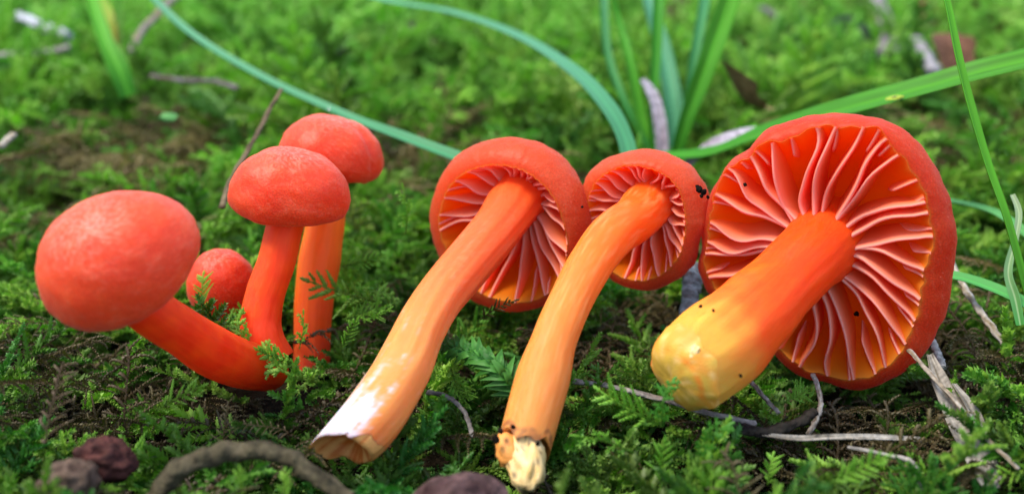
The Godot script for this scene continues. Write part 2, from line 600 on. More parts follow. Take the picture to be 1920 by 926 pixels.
func stem_tube(parent: Node3D, path: Array, radii: Array, ref: Vector3, colour: Callable, stop := 1.0, ends: Variant = null, rough := 0.02, name_it := "stem", lumpy := 0.0) -> MeshInstance3D:
	var g := Geo.new()
	var rows := 130
	var cols := 64
	last_ring.resize(cols)
	var length := 0.0
	for k in 40:
		length += (curve(path, (k + 1) / 40.0) - curve(path, k / 40.0)).length()
	for r in rows:
		var t := stop * r / (rows - 1)
		var p := curve(path, t)
		var tan_ := (curve(path, minf(t + 0.01, 1.0)) - curve(path, maxf(t - 0.01, 0.0))).normalized()
		var nn := (ref - tan_ * ref.dot(tan_)).normalized()
		var bb := tan_.cross(nn)
		var rad := along(radii, t)
		for k in cols:
			var ang := TAU * k / cols
			var dir := nn * cos(ang) + bb * sin(ang)
			var x := Vector3(cos(ang) * 3.0, sin(ang) * 3.0, t * 2.4 + parent.position.x * 70.0)
			var s := 1.0 + rough * 2.2 * noise.get_noise_3dv(x * 0.5) + rough * 0.55 * noise.get_noise_3dv(Vector3(x.x * 2.2, x.y * 2.2, x.z * 1.5))
			if lumpy > 0.0:
				s += lumpy * smoothstep(0.62, 1.0, t) * (noise.get_noise_3dv(Vector3(cos(ang) * 1.1 + 3.0, sin(ang) * 1.1, t * 3.0)) + 0.2 * noise.get_noise_3dv(Vector3(cos(ang) * 3.0, sin(ang) * 3.0, t * 9.0)))
			var q := p + dir * rad * s
			if ends != null and r > rows - 26:
				var f := float(r - rows + 26) / 25.0
				q += tan_ * (ends as Callable).call(ang) * rad * f * f
			var fib := noise.get_noise_3dv(Vector3(cos(ang) * 11.0, sin(ang) * 11.0, t * 3.0 + rad * 4000.0))
			var kol: Color = colour.call(t, ang, q)
			kol = kol * (1.0 + 0.09 * fib)
			q += dir * rad * 0.006 * fib
			if r == rows - 1:
				last_ring[k] = q
			g.add(q, kol, Vector2(float(k) / cols, t * length / (TAU * rad)))
		if r % 8 == 0:
			keep_out.append([p, rad])
	g.sheet(rows, cols, true)
	return part(name_it, g, mats.stem, parent)

# the broken end of a stem: rings that lead from the stem's last ring inwards; steps: [radius share, sink share]
func end_face(parent: Node3D, path: Array, rad: float, ref: Vector3, ends: Callable, steps: Array, colour: Callable, called: String, bumpy := 0.06) -> void:
	var g := Geo.new()
	var cols := 64
	var p := curve(path, 1.0)
	var tan_ := (curve(path, 1.0) - curve(path, 0.98)).normalized()
	var nn := (ref - tan_ * ref.dot(tan_)).normalized()
	var bb := tan_.cross(nn)
	for s in steps:
		for k in cols:
			var ang := TAU * k / cols
			var dir := nn * cos(ang) + bb * sin(ang)
			var off := last_ring[k] - p
			var axial := tan_ * off.dot(tan_)
			var flat := (dir * rad).lerp(off - axial, pow(s[0], 10.0))
			var q: Vector3 = p + flat * s[0] + axial * pow(s[0], 14.0) - tan_ * rad * s[1]
			q += tan_ * (n1(q, 190.0) + 0.25 * n1(q, 600.0)) * rad * bumpy * smoothstep(0.0, 0.12, 1.0 - s[0])
			g.add(q, colour.call(s[0], ang, q))
	g.sheet(steps.size(), cols, true)
	part(called, g, mats.pith, parent)

# a lying cap seen from its gills; c holds the rim plane and the radii of the inner and outer rim
func open_cap(parent: Node3D, c: Dictionary, h: float, deep: float, power: float, stem_r: float, rim_wave: float, pink: float, warm := 0.0) -> MeshInstance3D:
	var g := Geo.new()
	var cols := 180
	var at: Vector3 = c.at
	var w: Vector3 = c.axis
	var outer := 34
	var lip := 16
	var inner := 22
	for r in outer + lip + inner:
		for k in cols:
			var phi := TAU * k / cols
			var dir: Vector3 = c.e1 * cos(phi) + c.e2 * sin(phi)
			var ri := around(c.ri, phi)
			var ro := around(c.ro, phi)
			ri += rim_wave * (0.5 * sin(phi * 23.0 + 2.0 * sin(phi * 5.0)) + 0.5 * sin(phi * 41.0 + 1.0))
			var p: Vector3
			var col: Color
			if r < outer:
				var a := PI * 0.5 * r / outer
				p = at + dir * ro * pow(sin(a), 0.9) + w * (c.wo + h * cos(a))
				p += (dir * sin(a) + w * cos(a)) * (n1(p, 300.0) * 0.0002 + n1(p, 1200.0) * 0.00004)
				col = skin_colour(p, pink, warm)
			elif r < outer + lip:
				var a := PI * 0.5 * (r - outer) / (lip - 1)
				p = at + dir * (ri + (ro - ri) * cos(a)) + w * (c.wo - c.wo * sin(a))
				p += (dir * cos(a) - w * sin(a)) * (n1(p, 300.0) * 0.0002 + n1(p, 1200.0) * 0.00004) * cos(a)
				col = skin_colour(p, pink, warm)
				col = mixc(col, Color(0.90, 0.13, 0.015), (a - 1.34) / 0.18)
				col = mixc(col, Color(0.93, 0.33, 0.04), (a - 1.49) / 0.08)
			else:
				var t := 1.0 - float(r - outer - lip + 1) / inner
				p = at + dir * lerpf(stem_r * 0.3, ri, t) + w * floor_depth(t, deep, power)
				col = mixc(Color(0.93, 0.26, 0.02), ORANGE, (1.0 - t) * 6.0)
			g.add(p, col)
	g.sheet(outer + lip, cols, true)
	var o := part("cap", g, mats.thin_skin, parent)
	var under := Geo.new()
	var from := (outer + lip - 1) * cols
	for k in range(from, g.v.size()):
		under.add(g.v[k], g.c[k])
	under.sheet(inner + 1, cols, true)
	part("underside", under, mats.glow_flesh, o)
	var spots := []
	for k in 9000:
		var r := rng.randi_range(6, outer + lip - 8)
		var q := r * cols + rng.randi_range(1, cols - 2)
		var p2: Vector3 = g.v[q] + (g.v[q + cols] - g.v[q]) * rng.randf() + (g.v[q + 1] - g.v[q]) * rng.randf()
		spots.append([p2, (p2 - at - w * c.wo * 0.6).normalized()])
	fuzz(o, spots, Color(0.95, 0.42, 0.29), 0.00015)
	keep_out.append([at + w * h * 0.3, ro_mean(c.ro) * 0.98])
	return o

func ro_mean(a: Array) -> float:
	var s := 0.0
	for x in a:
		s += x
	return s / a.size()

func floor_depth(t: float, deep: float, power: float) -> float:
	return deep * (1.0 - pow(clampf(t, 0.0, 1.0), power))

# one gill: a wavy wall on the underside of the cap, from t0 (near the stem) to t1 (near the rim)
func add_gill(cap_part: Node3D, c: Dictionary, phi0: float, t0: float, t1: float, high: float, deep: float, power: float, stem_r: float, wave: float, ph: float, thick: float, lean: float) -> void:
	var g := Geo.new()
	var n := 15
	var at: Vector3 = c.at
	var w: Vector3 = c.axis
	var freq := rng.randf_range(0.45, 0.95)
	var bend := rng.randf_range(-0.55, 0.55)
	var bend_at := rng.randf_range(0.3, 0.65)
	var short_of := 1.0 if t0 < 0.1 else rng.randf_range(0.6, 0.95)
	for k in n:
		var s := float(k) / (n - 1)
		var t := lerpf(t0, t1, s)
		var grow_in := smoothstep(0.0, 0.35, s) if t0 > 0.1 else 1.0
		var phi := phi0 + wave * (0.7 * sin(TAU * freq * t + ph) * (1.0 - 0.4 * t) + bend * tanh((t - bend_at) * 9.0) + 0.04 * sin(t * 15.0 + ph * 3.0))
		var dir: Vector3 = c.e1 * cos(phi) + c.e2 * sin(phi)
		var across: Vector3 = c.e2 * cos(phi) - c.e1 * sin(phi)
		var rr := lerpf(stem_r * 0.7, around(c.ri, phi), t)
		var hh := high * grow_in * pow(clampf(1.0 - pow(s, 18.0), 0.0, 1.0), 0.6) * (1.0 + 0.10 * sin(t * 9.0 + ph)) * (1.0 + 0.35 * pow(1.0 - t, 4.0)) * (1.0 - 0.25 * smoothstep(0.5, 1.0, t))
		# the crest runs in a shallow bowl of its own, so that gills stay tall up to the rim
		var crest := maxf(deep - high * 1.25, 0.0) * (1.0 - pow(t, 1.8)) - 0.00035 * t + 0.0003 * sin(t * 8.0 + ph)
		var full := floor_depth(t, deep, power) - crest
		hh = clampf(full * grow_in * pow(clampf(1.0 - pow(s, 30.0), 0.0, 1.0), 0.5) * short_of, 0.0002, 0.0080)
		var base: Vector3 = at + dir * rr + w * (floor_depth(t, deep, power) + 0.0003)
		var top: Vector3 = base - w * (hh + 0.0003) + across * lean * hh * 0.5
		var mid := base.lerp(top, 0.6)
		var th := thick * (0.75 + 0.5 * (1.0 - t)) * (0.6 + 0.4 * grow_in)
		var e := GILL_EDGE
		var sd := GILL_SIDE
		g.add(base + across * th * 1.7, ORANGE)
		sd = mixc(ORANGE, sd, 0.8)
		g.add(mid + across * th * 0.85, sd)
		g.add(top.lerp(mid, 0.14) + across * th * 0.55, e.lerp(sd, 0.6))
		g.add(top, e)
		g.add(top.lerp(mid, 0.14) - across * th * 0.55, e.lerp(sd, 0.6))
		g.add(mid - across * th * 0.85, sd)
		g.add(base - across * th * 1.7, ORANGE)
	g.sheet(n, 7)
	part("gill", g, mats.gill, cap_part)

func add_gills(cap_part: Node3D, c: Dictionary, count: int, shorts: int, high: float, deep: float, power: float, stem_r: float, wave: float, thick: float) -> void:
	var ph := 0.0
	for k in count:
		var phi := TAU * (k + rng.randf_range(-0.22, 0.22)) / count
		ph += rng.randf_range(-0.5, 0.5)
		add_gill(cap_part, c, phi, 0.0, 1.0, high * rng.randf_range(0.9, 1.1), deep, power, stem_r, wave * rng.randf_range(0.6, 1.2), ph, thick * rng.randf_range(0.85, 1.15), rng.randf_range(-0.3, 0.3))
		if k % 2 == 0 or rng.randf() < float(shorts * 2 - count) / count:
			var from := rng.randf_range(0.55, 0.85)
			add_gill(cap_part, c, phi + PI / count + rng.randf_range(-0.02, 0.02), from, 1.0, high * rng.randf_range(0.45, 0.8), deep, power, stem_r, wave * 0.4, ph, thick * 0.8, rng.randf_range(-0.4, 0.4))

func blob(g: Geo, at: Vector3, size: Vector3, basis_: Basis, bump: float, freq: float, colour: Callable, rows := 18, cols := 22) -> void:
	var first := g.v.size()
	for r in rows:
		var a := PI * r / (rows - 1)
		for k in cols:
			var b := TAU * k / cols
			var d := Vector3(sin(a) * cos(b), cos(a), sin(a) * sin(b))
			var p := at + basis_ * (d * size * (1.0 + bump * noise.get_noise_3dv(d * freq + at * 900.0)))
			g.add(p, colour.call(d, p))
	g.sheet(rows, cols, true, first)

func speck(parent: Node3D, at: Vector3, size: float, called: String, col := Color(0.02, 0.012, 0.008)) -> void:
	var g := Geo.new()
	blob(g, at, Vector3(size, size * 0.7, size * 0.8), Basis(Vector3(0.3, 0.8, 0.5).normalized(), rng.randf() * 6.0), 0.5, 1.6, func(_d, _p): return col, 7, 8)
	part(called, g, mats.soil if col.r < 0.1 else mats.flesh, parent)

func build_mushrooms() -> void:
	var dome := [[0.0, 0.74], [0.3, 0.70], [0.62, 0.55], [0.88, 0.27], [1.0, -0.02], [0.97, -0.20], [0.84, -0.28], [0.6, -0.20], [0.28, -0.14]]
	# --- the near one, leaning out to the left
	var a := thing("mushroom", "largest smooth red cap on a leaning stem, standing beside the small cluster", "mushroom", Vector3(-0.02966, 0.00041, -0.11735), "red mushrooms growing in the moss")
	var col_a := func(t: float, ang: float, p: Vector3) -> Color:  # stem red deepened, with the shade under the cap painted in
		return mixc(Color(0.70, 0.032, 0.004), Color(0.78, 0.060, 0.006), 0.5 + n1(p, 300.0)).lerp(Color(0.80, 0.09, 0.01), 0.3 * smoothstep(0.6, 1.0, t))
	stem_tube(a, [Vector3(-0.04024, 0.01789, -0.10446), Vector3(-0.03816, 0.01428, -0.10623), Vector3(-0.03637, 0.01103, -0.1087), Vector3(-0.0342, 0.00664, -0.11232), Vector3(-0.03239, 0.00303, -0.11625), Vector3(-0.03033, -0.00078, -0.12172)], [0.00245, 0.00257, 0.00266, 0.00296, 0.00292, 0.00266], Vector3.BACK, col_a)
	round_cap(a, Vector3(-0.0407, 0.0216, -0.10434), Vector3(-0.25, 0.77452, 0.58226), Vector3(1, 0.25034, -0.10114), 0.00865, 0.00756, dome, 0.75, 0.0, 0.012)
	# --- the small one half sunk in moss
	var b := thing("mushroom", "tiny round red cap half sunk in the moss behind the leaning one", "mushroom", Vector3(-0.03786, 0.00263, -0.13227), "red mushrooms growing in the moss")
	stem_tube(b, [Vector3(-0.03796, 0.00762, -0.1332), Vector3(-0.03794, 0.00263, -0.13227), Vector3(-0.03751, -0.00196, -0.13041)], [0.00155, 0.00141, 0.00141], Vector3.BACK, col_a)
	round_cap(b, Vector3(-0.03871, 0.00604, -0.13365), Vector3(0.05, 0.97541, 0.14518), Vector3(1, 0, 0), 0.00446, 0.00446, [[0.0, 0.98], [0.35, 0.92], [0.7, 0.70], [0.93, 0.32], [1.0, -0.1], [0.94, -0.5], [0.78, -0.72], [0.5, -0.7], [0.3, -0.5]], 0.1, 0.0, 0.01)
	# --- the front one of the pair
	var d := thing("mushroom", "red mushroom with tilted domed cap and curved orange-red stem, in front of another", "mushroom", Vector3(-0.03033, 0.00201, -0.12123), "red mushrooms growing in the moss")
	var col_d := func(t: float, ang: float, p: Vector3) -> Color:
		return mixc(Color(0.82, 0.075, 0.008), Color(0.74, 0.036, 0.004), t * 1.2 + 0.5 * n1(p, 260.0))
	stem_tube(d, [Vector3(-0.02766, 0.01828, -0.1305), Vector3(-0.02863, 0.01535, -0.12878), Vector3(-0.02946, 0.01182, -0.12681), Vector3(-0.03075, 0.00832, -0.12486), Vector3(-0.03123, 0.00546, -0.12316), Vector3(-0.03079, 0.00323, -0.12173), Vector3(-0.02934, 0.00079, -0.12074)], [0.00241, 0.00227, 0.00234, 0.00239, 0.00252, 0.00264, 0.00264], Vector3.BACK, col_d)
	round_cap(d, Vector3(-0.02776, 0.0192, -0.13033), Vector3(0.14, 0.92474, -0.00692), Vector3(1, -0.14835, 0.05994), 0.00702, 0.00669, [[0.0, 0.86], [0.3, 0.83], [0.62, 0.71], [0.88, 0.44], [1.0, 0.06], [0.97, -0.18], [0.84, -0.28], [0.6, -0.18], [0.28, -0.10]], 0.35, 0.0, 0.055)
	# --- the one behind it
	var e := thing("mushroom", "red mushroom with creased cap and yellow-orange stem, behind the domed one", "mushroom", Vector3(-0.02637, -0.0011, -0.13184), "red mushrooms growing in the moss")
	var col_e := func(t: float, ang: float, p: Vector3) -> Color:
		return ramp([Color(0.84, 0.10, 0.010), Color(0.84, 0.14, 0.010), Color(0.80, 0.10, 0.010), Color(0.60, 0.045, 0.02)], t + 0.1 * n1(p, 300.0))
	stem_tube(e, [Vector3(-0.02385, 0.02115, -0.14406), Vector3(-0.02441, 0.01675, -0.14121), Vector3(-0.02534, 0.01157, -0.13858), Vector3(-0.02597, 0.00776, -0.1365), Vector3(-0.02651, 0.00352, -0.13371), Vector3(-0.02679, -0.00176, -0.13157), Vector3(-0.02679, -0.00573, -0.12997)], [0.00189, 0.00209, 0.0026, 0.0028, 0.00257, 0.00242, 0.00242], Vector3.BACK, col_e)
	round_cap(e, Vector3(-0.02472, 0.02047, -0.14379), Vector3(0.2, 0.90227, -0.06255), Vector3(1, -0.24107, 0.0974), 0.00691, 0.00669, [[0.0, 0.74], [0.3, 0.72], [0.62, 0.62], [0.88, 0.36], [1.0, 0.0], [0.97, -0.20], [0.84, -0.32], [0.6, -0.22], [0.28, -0.12]], 0.2, 0.09, 0.035)

	# --- three that lie on the moss with their gills turned to the light
	var stem_r := 0.00353
	var c: Dictionary = {"at": Vector3(-0.00034, 0.01727, -0.13171), "axis": Vector3(0.41875, -0.04388, -0.90704), "e1": Vector3(0.9081, 0.02023, 0.41826), "e2": Vector3(0, 0.99883, -0.04832), "wo": 0.0038, "ri": [0.00701, 0.00661, 0.00627, 0.00594, 0.00566, 0.00548, 0.00537, 0.00531, 0.00527, 0.00529, 0.00540, 0.00559, 0.00587, 0.00627, 0.00677, 0.00733, 0.00799, 0.00868, 0.00933, 0.01008, 0.01085, 0.01131, 0.01174, 0.01234, 0.01289, 0.01309, 0.01307, 0.01300, 0.01284, 0.01254, 0.01197, 0.01115, 0.01018, 0.00923, 0.00836, 0.00758], "ro": [0.00918, 0.00878, 0.00847, 0.00824, 0.00809, 0.00797, 0.00788, 0.00783, 0.00784, 0.00788, 0.00803, 0.00827, 0.00862, 0.00907, 0.00964, 0.01030, 0.01100, 0.01166, 0.01236, 0.01314, 0.01381, 0.01446, 0.01509, 0.01566, 0.01629, 0.01627, 0.01600, 0.01549, 0.01489, 0.01418, 0.01331, 0.01240, 0.01160, 0.01089, 0.01027, 0.00970]}
	var m := thing("mushroom", "lying mushroom whose stem has white fuzz at its hollow split base", "mushroom", Vector3(-0.01544, 0.00292, -0.10219), "uprooted mushrooms lying on the moss")
	var path := [Vector3(0.00212, 0.0172, -0.13815), Vector3(0.00014, 0.01689, -0.13318), Vector3(-0.002, 0.01541, -0.12826), Vector3(-0.00565, 0.01316, -0.12196), Vector3(-0.0086, 0.01115, -0.11683), Vector3(-0.01056, 0.0093, -0.11177), Vector3(-0.0122, 0.00678, -0.10698), Vector3(-0.01459, 0.00425, -0.10272), Vector3(-0.01724, 0.00227, -0.09922)]
	var rad := [0.00439, 0.00344, 0.00308, 0.00297, 0.00281, 0.00285, 0.00311, 0.00326, 0.00315]
	var ends := func(ang: float) -> float: return 0.26 * noise.get_noise_2d(cos(ang) * 1.5, sin(ang) * 1.5) + 0.02 * noise.get_noise_2d(cos(ang) * 6.0, sin(ang) * 6.0) + 0.75 * cos(ang - 1.1)
	var white_of := func(t: float, ang: float, p: Vector3) -> Color:
		var k := ramp([Color(0.84, 0.075, 0.012), Color(0.84, 0.075, 0.012), Color(0.83, 0.085, 0.016), Color(0.80, 0.11, 0.026), Color(0.76, 0.155, 0.040), Color(0.71, 0.20, 0.050), Color(0.68, 0.23, 0.058), Color(0.66, 0.23, 0.055), Color(0.60, 0.18, 0.04)], t)
		var streak := noise.get_noise_3dv(Vector3(cos(ang) * 3.2, sin(ang) * 3.2, t * 9.0))
		var grain := n1(p, 1500.0)
		k = mixc(k, Color(0.80, 0.34, 0.20), clampf((streak * 0.4 + 0.5 * grain) * 0.4, 0.0, 0.22) * smoothstep(0.1, 0.35, t))
		var top := cos(ang - 0.35)
		var white := smoothstep(0.72, 0.97, t) * 1.25 + 0.30 * smoothstep(0.45, 0.7, t) * smoothstep(0.3, 0.9, top)
		white = white * smoothstep(-0.2, 0.8, top) + streak * 0.75 + grain * 0.45 - 0.52
		k = mixc(k, Color(0.52, 0.47, 0.52), smoothstep(0.0, 1.1, white * 1.15 * smoothstep(0.42, 0.66, t)) * 0.93)
		if t > 0.985:
			k = mixc(k, Color(0.06, 0.03, 0.03), 0.5 + n1(p, 1200.0))
		return k
	stem_tube(m, path, rad, Vector3.UP, white_of, 1.0, ends, 0.035)
	end_face(m, path, rad[8], Vector3.UP, ends, [[1.0, 0.0], [0.95, -0.02], [0.88, -0.02], [0.80, 0.10], [0.68, 0.22], [0.54, 0.32], [0.38, 0.38], [0.22, 0.42], [0.02, 0.44]], func(s, ang, p): return mixc(Color(0.68, 0.31, 0.09), Color(0.50, 0.11, 0.012), (1.0 - s) * 1.5 + 1.3 * noise.get_noise_2d(cos(ang) * 4.0, sin(ang) * 4.0) + 0.4 * n1(p, 900.0)), "hollow_base", 0.10)
	keep_out.append([Vector3(-0.01819, 0.00256, -0.09557), 0.006])
	var cap_a := open_cap(m, c, 0.0060, 0.0060, 3.6, stem_r, 0.00010, 0.35, 0.85)
	add_gills(cap_a, c, 26, 22, 0.0026, 0.0060, 3.6, stem_r, 0.11, 0.00034)

	c = {"at": Vector3(0.01627, 0.01787, -0.12872), "axis": Vector3(0.39863, -0.04759, -0.91588), "e1": Vector3(0.91711, 0.02068, 0.39809), "e2": Vector3(0, 0.99865, -0.05189), "wo": 0.0033, "ri": [0.00541, 0.00533, 0.00534, 0.00540, 0.00549, 0.00551, 0.00551, 0.00548, 0.00548, 0.00557, 0.00573, 0.00591, 0.00609, 0.00628, 0.00652, 0.00675, 0.00695, 0.00709, 0.00715, 0.00719, 0.00730, 0.00758, 0.00804, 0.00862, 0.00914, 0.00942, 0.00944, 0.00930, 0.00896, 0.00848, 0.00791, 0.00738, 0.00685, 0.00630, 0.00588, 0.00561], "ro": [0.00781, 0.00762, 0.00748, 0.00740, 0.00728, 0.00709, 0.00694, 0.00685, 0.00682, 0.00685, 0.00695, 0.00711, 0.00735, 0.00766, 0.00807, 0.00855, 0.00888, 0.00909, 0.00924, 0.00922, 0.00934, 0.00969, 0.01025, 0.01079, 0.01119, 0.01163, 0.01169, 0.01149, 0.01109, 0.01068, 0.01015, 0.00946, 0.00855, 0.00770, 0.00778, 0.00795]}
	stem_r = 0.00305
	m = thing("mushroom", "lying mushroom with slender orange stem ending in a broken pale tip", "mushroom", Vector3(0.00231, -0.00081, -0.10176), "uprooted mushrooms lying on the moss")
	path = [Vector3(0.01872, 0.01787, -0.13411), Vector3(0.01692, 0.01779, -0.1303), Vector3(0.01505, 0.01752, -0.12642), Vector3(0.01207, 0.01728, -0.12201), Vector3(0.00915, 0.0154, -0.11748), Vector3(0.00664, 0.01265, -0.11313), Vector3(0.00485, 0.01014, -0.10942), Vector3(0.0032, 0.00619, -0.10566), Vector3(0.00137, 0.0015, -0.10107)]
	rad = [0.00385, 0.00314, 0.00288, 0.00279, 0.00261, 0.00248, 0.00254, 0.00302, 0.00292]
	ends = func(ang: float) -> float: return 0.16 * sin(ang * 3.0 + 2.0) + 0.10 * sin(ang * 8.0 + 1.0) - 0.15 * cos(ang)
	var col_m := func(t: float, ang: float, p: Vector3) -> Color:
		var k := ramp([Color(0.86, 0.09, 0.008), Color(0.86, 0.075, 0.005), Color(0.84, 0.095, 0.007), Color(0.80, 0.14, 0.015), Color(0.74, 0.18, 0.030), Color(0.70, 0.20, 0.040), Color(0.68, 0.23, 0.052)], t)
		k = mixc(k, Color(0.88, 0.20, 0.02), clampf(0.5 * sin(ang - 0.2) - 0.1, 0.0, 0.4))
		k = mixc(k, Color(0.82, 0.34, 0.13), clampf(0.5 * noise.get_noise_3dv(Vector3(cos(ang) * 6.0, sin(ang) * 6.0, t * 9.0)), 0.0, 0.25))
		if t > 0.975:
			k = mixc(k, Color(0.12, 0.05, 0.03), 0.35 + n1(p, 1000.0))
		return k
	stem_tube(m, path, rad, Vector3.UP, col_m, 1.0, ends, 0.02)
	end_face(m, path, rad[8], Vector3.UP, ends, [[1.0, 0.0], [0.92, 0.1], [0.8, 0.3], [0.5, 0.5], [0.1, 0.5]], func(s, ang, p): return mixc(Color(0.80, 0.30, 0.06), Color(0.35, 0.12, 0.03), 0.5 + n1(p, 900.0)), "broken_base")
	var g := Geo.new()
	var lean := Basis.looking_at(Vector3(0.05, -0.52681, 0.69819), Vector3.UP)
	blob(g, Vector3(0.00146, 0.00095, -0.09923), Vector3(0.00202, 0.0018, 0.00394), lean, 0.22, 1.5, func(dd, p): return mixc(mixc(Color(0.68, 0.42, 0.13), Color(0.72, 0.56, 0.30), 0.5 + n1(p, 700.0)), Color(0.05, 0.03, 0.02), clampf((n1(p, 1600.0) - 0.25) * 4.0, 0.0, 0.9) + (0.8 if dd.z < -0.93 else 0.0)), 22, 28)
	part("root_tip", g, mats.pith, m)
	g = Geo.new()
	blob(g, Vector3(-0.00045, 0.00151, -0.1), Vector3(0.00135, 0.00146, 0.00214), lean, 0.18, 1.4, func(dd, p): return mixc(Color(0.72, 0.28, 0.06), Color(0.20, 0.07, 0.03), clampf(n1(p, 600.0) * 1.4 - 0.05 - dd.x * 0.4, 0.0, 1.0)), 16, 20)
	part("torn_flap", g, mats.pith, m)
	speck(m, Vector3(0.00262, 0.00404, -0.09703), 0.0003, "dirt_speck")
	speck(m, Vector3(-0.00167, 0.00353, -0.09866), 0.0005, "dirt_speck")
	speck(m, Vector3(-0.00123, 0.00409, -0.09942), 0.0004, "dirt_speck")
	speck(m, Vector3(0.00011, 0.00503, -0.09872), 0.0003, "dirt_speck")
	speck(m, Vector3(0.00819, 0.02137, -0.12042), 0.0002, "dirt_speck")
	speck(m, Vector3(0.00866, 0.01437, -0.11328), 0.00022, "sore", Color(0.65, 0.14, 0.02))
	keep_out.append([Vector3(0.0013, 0.00205, -0.09536), 0.0055])
	keep_out.append([Vector3(-0.00081, 0.00356, -0.09597), 0.004])
	var cap_b := open_cap(m, c, 0.0050, 0.0047, 3.6, stem_r, 0.00010, 0.10, 0.9)
	add_gills(cap_b, c, 25, 22, 0.0022, 0.0047, 3.6, stem_r, 0.11, 0.00029)

	c = {"at": Vector3(0.03588, 0.01551, -0.12129), "axis": Vector3(0.3996, -0.02544, -0.91634), "e1": Vector3(0.91669, 0.01109, 0.39945), "e2": Vector3(0, 0.99961, -0.02775), "wo": 0.003, "ri": [0.01263, 0.01339, 0.01365, 0.01388, 0.01446, 0.01497, 0.01536, 0.01657, 0.01549, 0.01525, 0.01445, 0.01374, 0.01419, 0.01344, 0.01404, 0.01365, 0.01314, 0.01272, 0.01261, 0.01306, 0.01344, 0.01310, 0.01270, 0.01198, 0.01169, 0.01260, 0.01394, 0.01540, 0.01611, 0.01695, 0.01701, 0.01634, 0.01534, 0.01423, 0.01338, 0.01282], "ro": [0.01568, 0.01584, 0.01592, 0.01608, 0.01639, 0.01675, 0.01707, 0.01689, 0.01645, 0.01599, 0.01559, 0.01536, 0.01513, 0.01412, 0.01434, 0.01404, 0.01409, 0.01392, 0.01405, 0.01410, 0.01511, 0.01531, 0.01517, 0.01459, 0.01414, 0.01483, 0.01632, 0.01775, 0.01812, 0.01950, 0.01927, 0.01890, 0.01837, 0.01741, 0.01671, 0.01597]}
	stem_r = 0.00445
	m = thing("mushroom", "biggest mushroom, lying with broad wavy gills spread and thick cut yellow base", "mushroom", Vector3(0.02188, 0.00411, -0.10698), "uprooted mushrooms lying on the moss")
	path = [Vector3(0.03998, 0.01534, -0.1277), Vector3(0.03725, 0.01554, -0.12292), Vector3(0.03439, 0.01511, -0.11897), Vector3(0.03097, 0.01352, -0.11563), Vector3(0.02694, 0.01169, -0.11166), Vector3(0.02317, 0.01005, -0.1083), Vector3(0.01907, 0.00852, -0.10499)]
	rad = [0.00602, 0.00461, 0.00413, 0.00415, 0.00469, 0.00516, 0.00479]
	ends = func(ang: float) -> float: return 0.14 * noise.get_noise_2d(cos(ang) * 1.6, sin(ang) * 1.6) + 0.10 * noise.get_noise_2d(cos(ang) * 5.0, sin(ang) * 5.0) * smoothstep(0.2, 0.8, cos(ang - 2.0)) - 0.16 * cos(ang - 0.4)
	var col_c := func(t: float, ang: float, p: Vector3) -> Color:
		var k := ramp([Color(0.86, 0.075, 0.008), Color(0.86, 0.060, 0.005), Color(0.86, 0.055, 0.004), Color(0.86, 0.058, 0.004), Color(0.85, 0.066, 0.005), Color(0.82, 0.085, 0.008), Color(0.74, 0.14, 0.016), Color(0.64, 0.24, 0.03)], t + 0.06 * sin(ang * 2.0 + 1.0) + 0.05 * n1(p, 300.0))
		k = mixc(k, Color(0.88, 0.17, 0.01), clampf(cos(ang - 1.0) * 0.5 - 0.25 + n1(p, 350.0) * 0.5, 0.0, 0.6) * smoothstep(0.45, 0.6, t))
		k = mixc(k, Color(0.62, 0.29, 0.038), smoothstep(0.76, 0.97, t + 0.05 * n1(p, 260.0)) * 0.9)
		if t > 0.985:
			k = mixc(k, Color(0.88, 0.16, 0.015), (cos(ang - 2.0) - 0.1) * 2.0 + n1(p, 800.0) * 1.0)
		return k
	stem_tube(m, path, rad, Vector3.UP, col_c, 1.0, ends, 0.035, "stem", 0.07)
	end_face(m, path, rad[6], Vector3.UP, ends, [[1.0, 0.0], [0.995, -0.07], [0.97, -0.16], [0.92, -0.26], [0.85, -0.35], [0.76, -0.42], [0.64, -0.48], [0.5, -0.52], [0.34, -0.55], [0.18, -0.56], [0.01, -0.56]], func(s, ang, p): return mixc(mixc(Color(0.60, 0.36, 0.05), Color(0.62, 0.25, 0.028), 0.4 + 1.2 * n1(p, 330.0) + (s - 0.8) * 2.0), Color(0.74, 0.46, 0.16), clampf(n1(p, 700.0) * 1.8 - 0.25 + 0.5 * (s - 0.6) * (0.3 + cos(ang - 2.6)), 0.0, 0.7)).lerp(Color(0.85, 0.15, 0.01), clampf((s - 0.80) * 9.0 * (cos(ang - 2.0) - 0.1) + n1(p, 700.0) * 0.8 * cos(ang - 2.0), 0.0, 1.0) if s > 0.75 else 0.0), "cut_base", 0.06)
	g = Geo.new()
	blob(g, Vector3(0.01892, 0.01142, -0.10217), Vector3(0.00066, 0.00122, 0.0005), Basis(Vector3(0, 0, 1), -0.35), 0.55, 1.6, func(dd, p): return Color(0.82, 0.56, 0.24), 14, 18)
	part("flesh_flake", g, mats.pith, m)
	speck(m, Vector3(0.02402, 0.00922, -0.10203), 0.00022, "dirt_speck")
	speck(m, Vector3(0.02144, 0.01491, -0.10595), 0.0002, "dirt_speck")
	speck(m, Vector3(0.02008, 0.01533, -0.10612), 0.00024, "dirt_speck")
	speck(m, Vector3(0.02781, 0.02282, -0.12424), 0.0003, "dirt_speck")
	speck(m, Vector3(0.04187, 0.00749, -0.12075), 0.0004, "dirt_speck")
	keep_out.append([Vector3(0.01725, 0.01012, -0.0997), 0.0055])
	var cap_c := open_cap(m, c, 0.0055, 0.0052, 3.4, stem_r, 0.00024, 0.05, 0.2)
	add_gills(cap_c, c, 28, 26, 0.0042, 0.0052, 3.4, stem_r, 0.14, 0.00040)


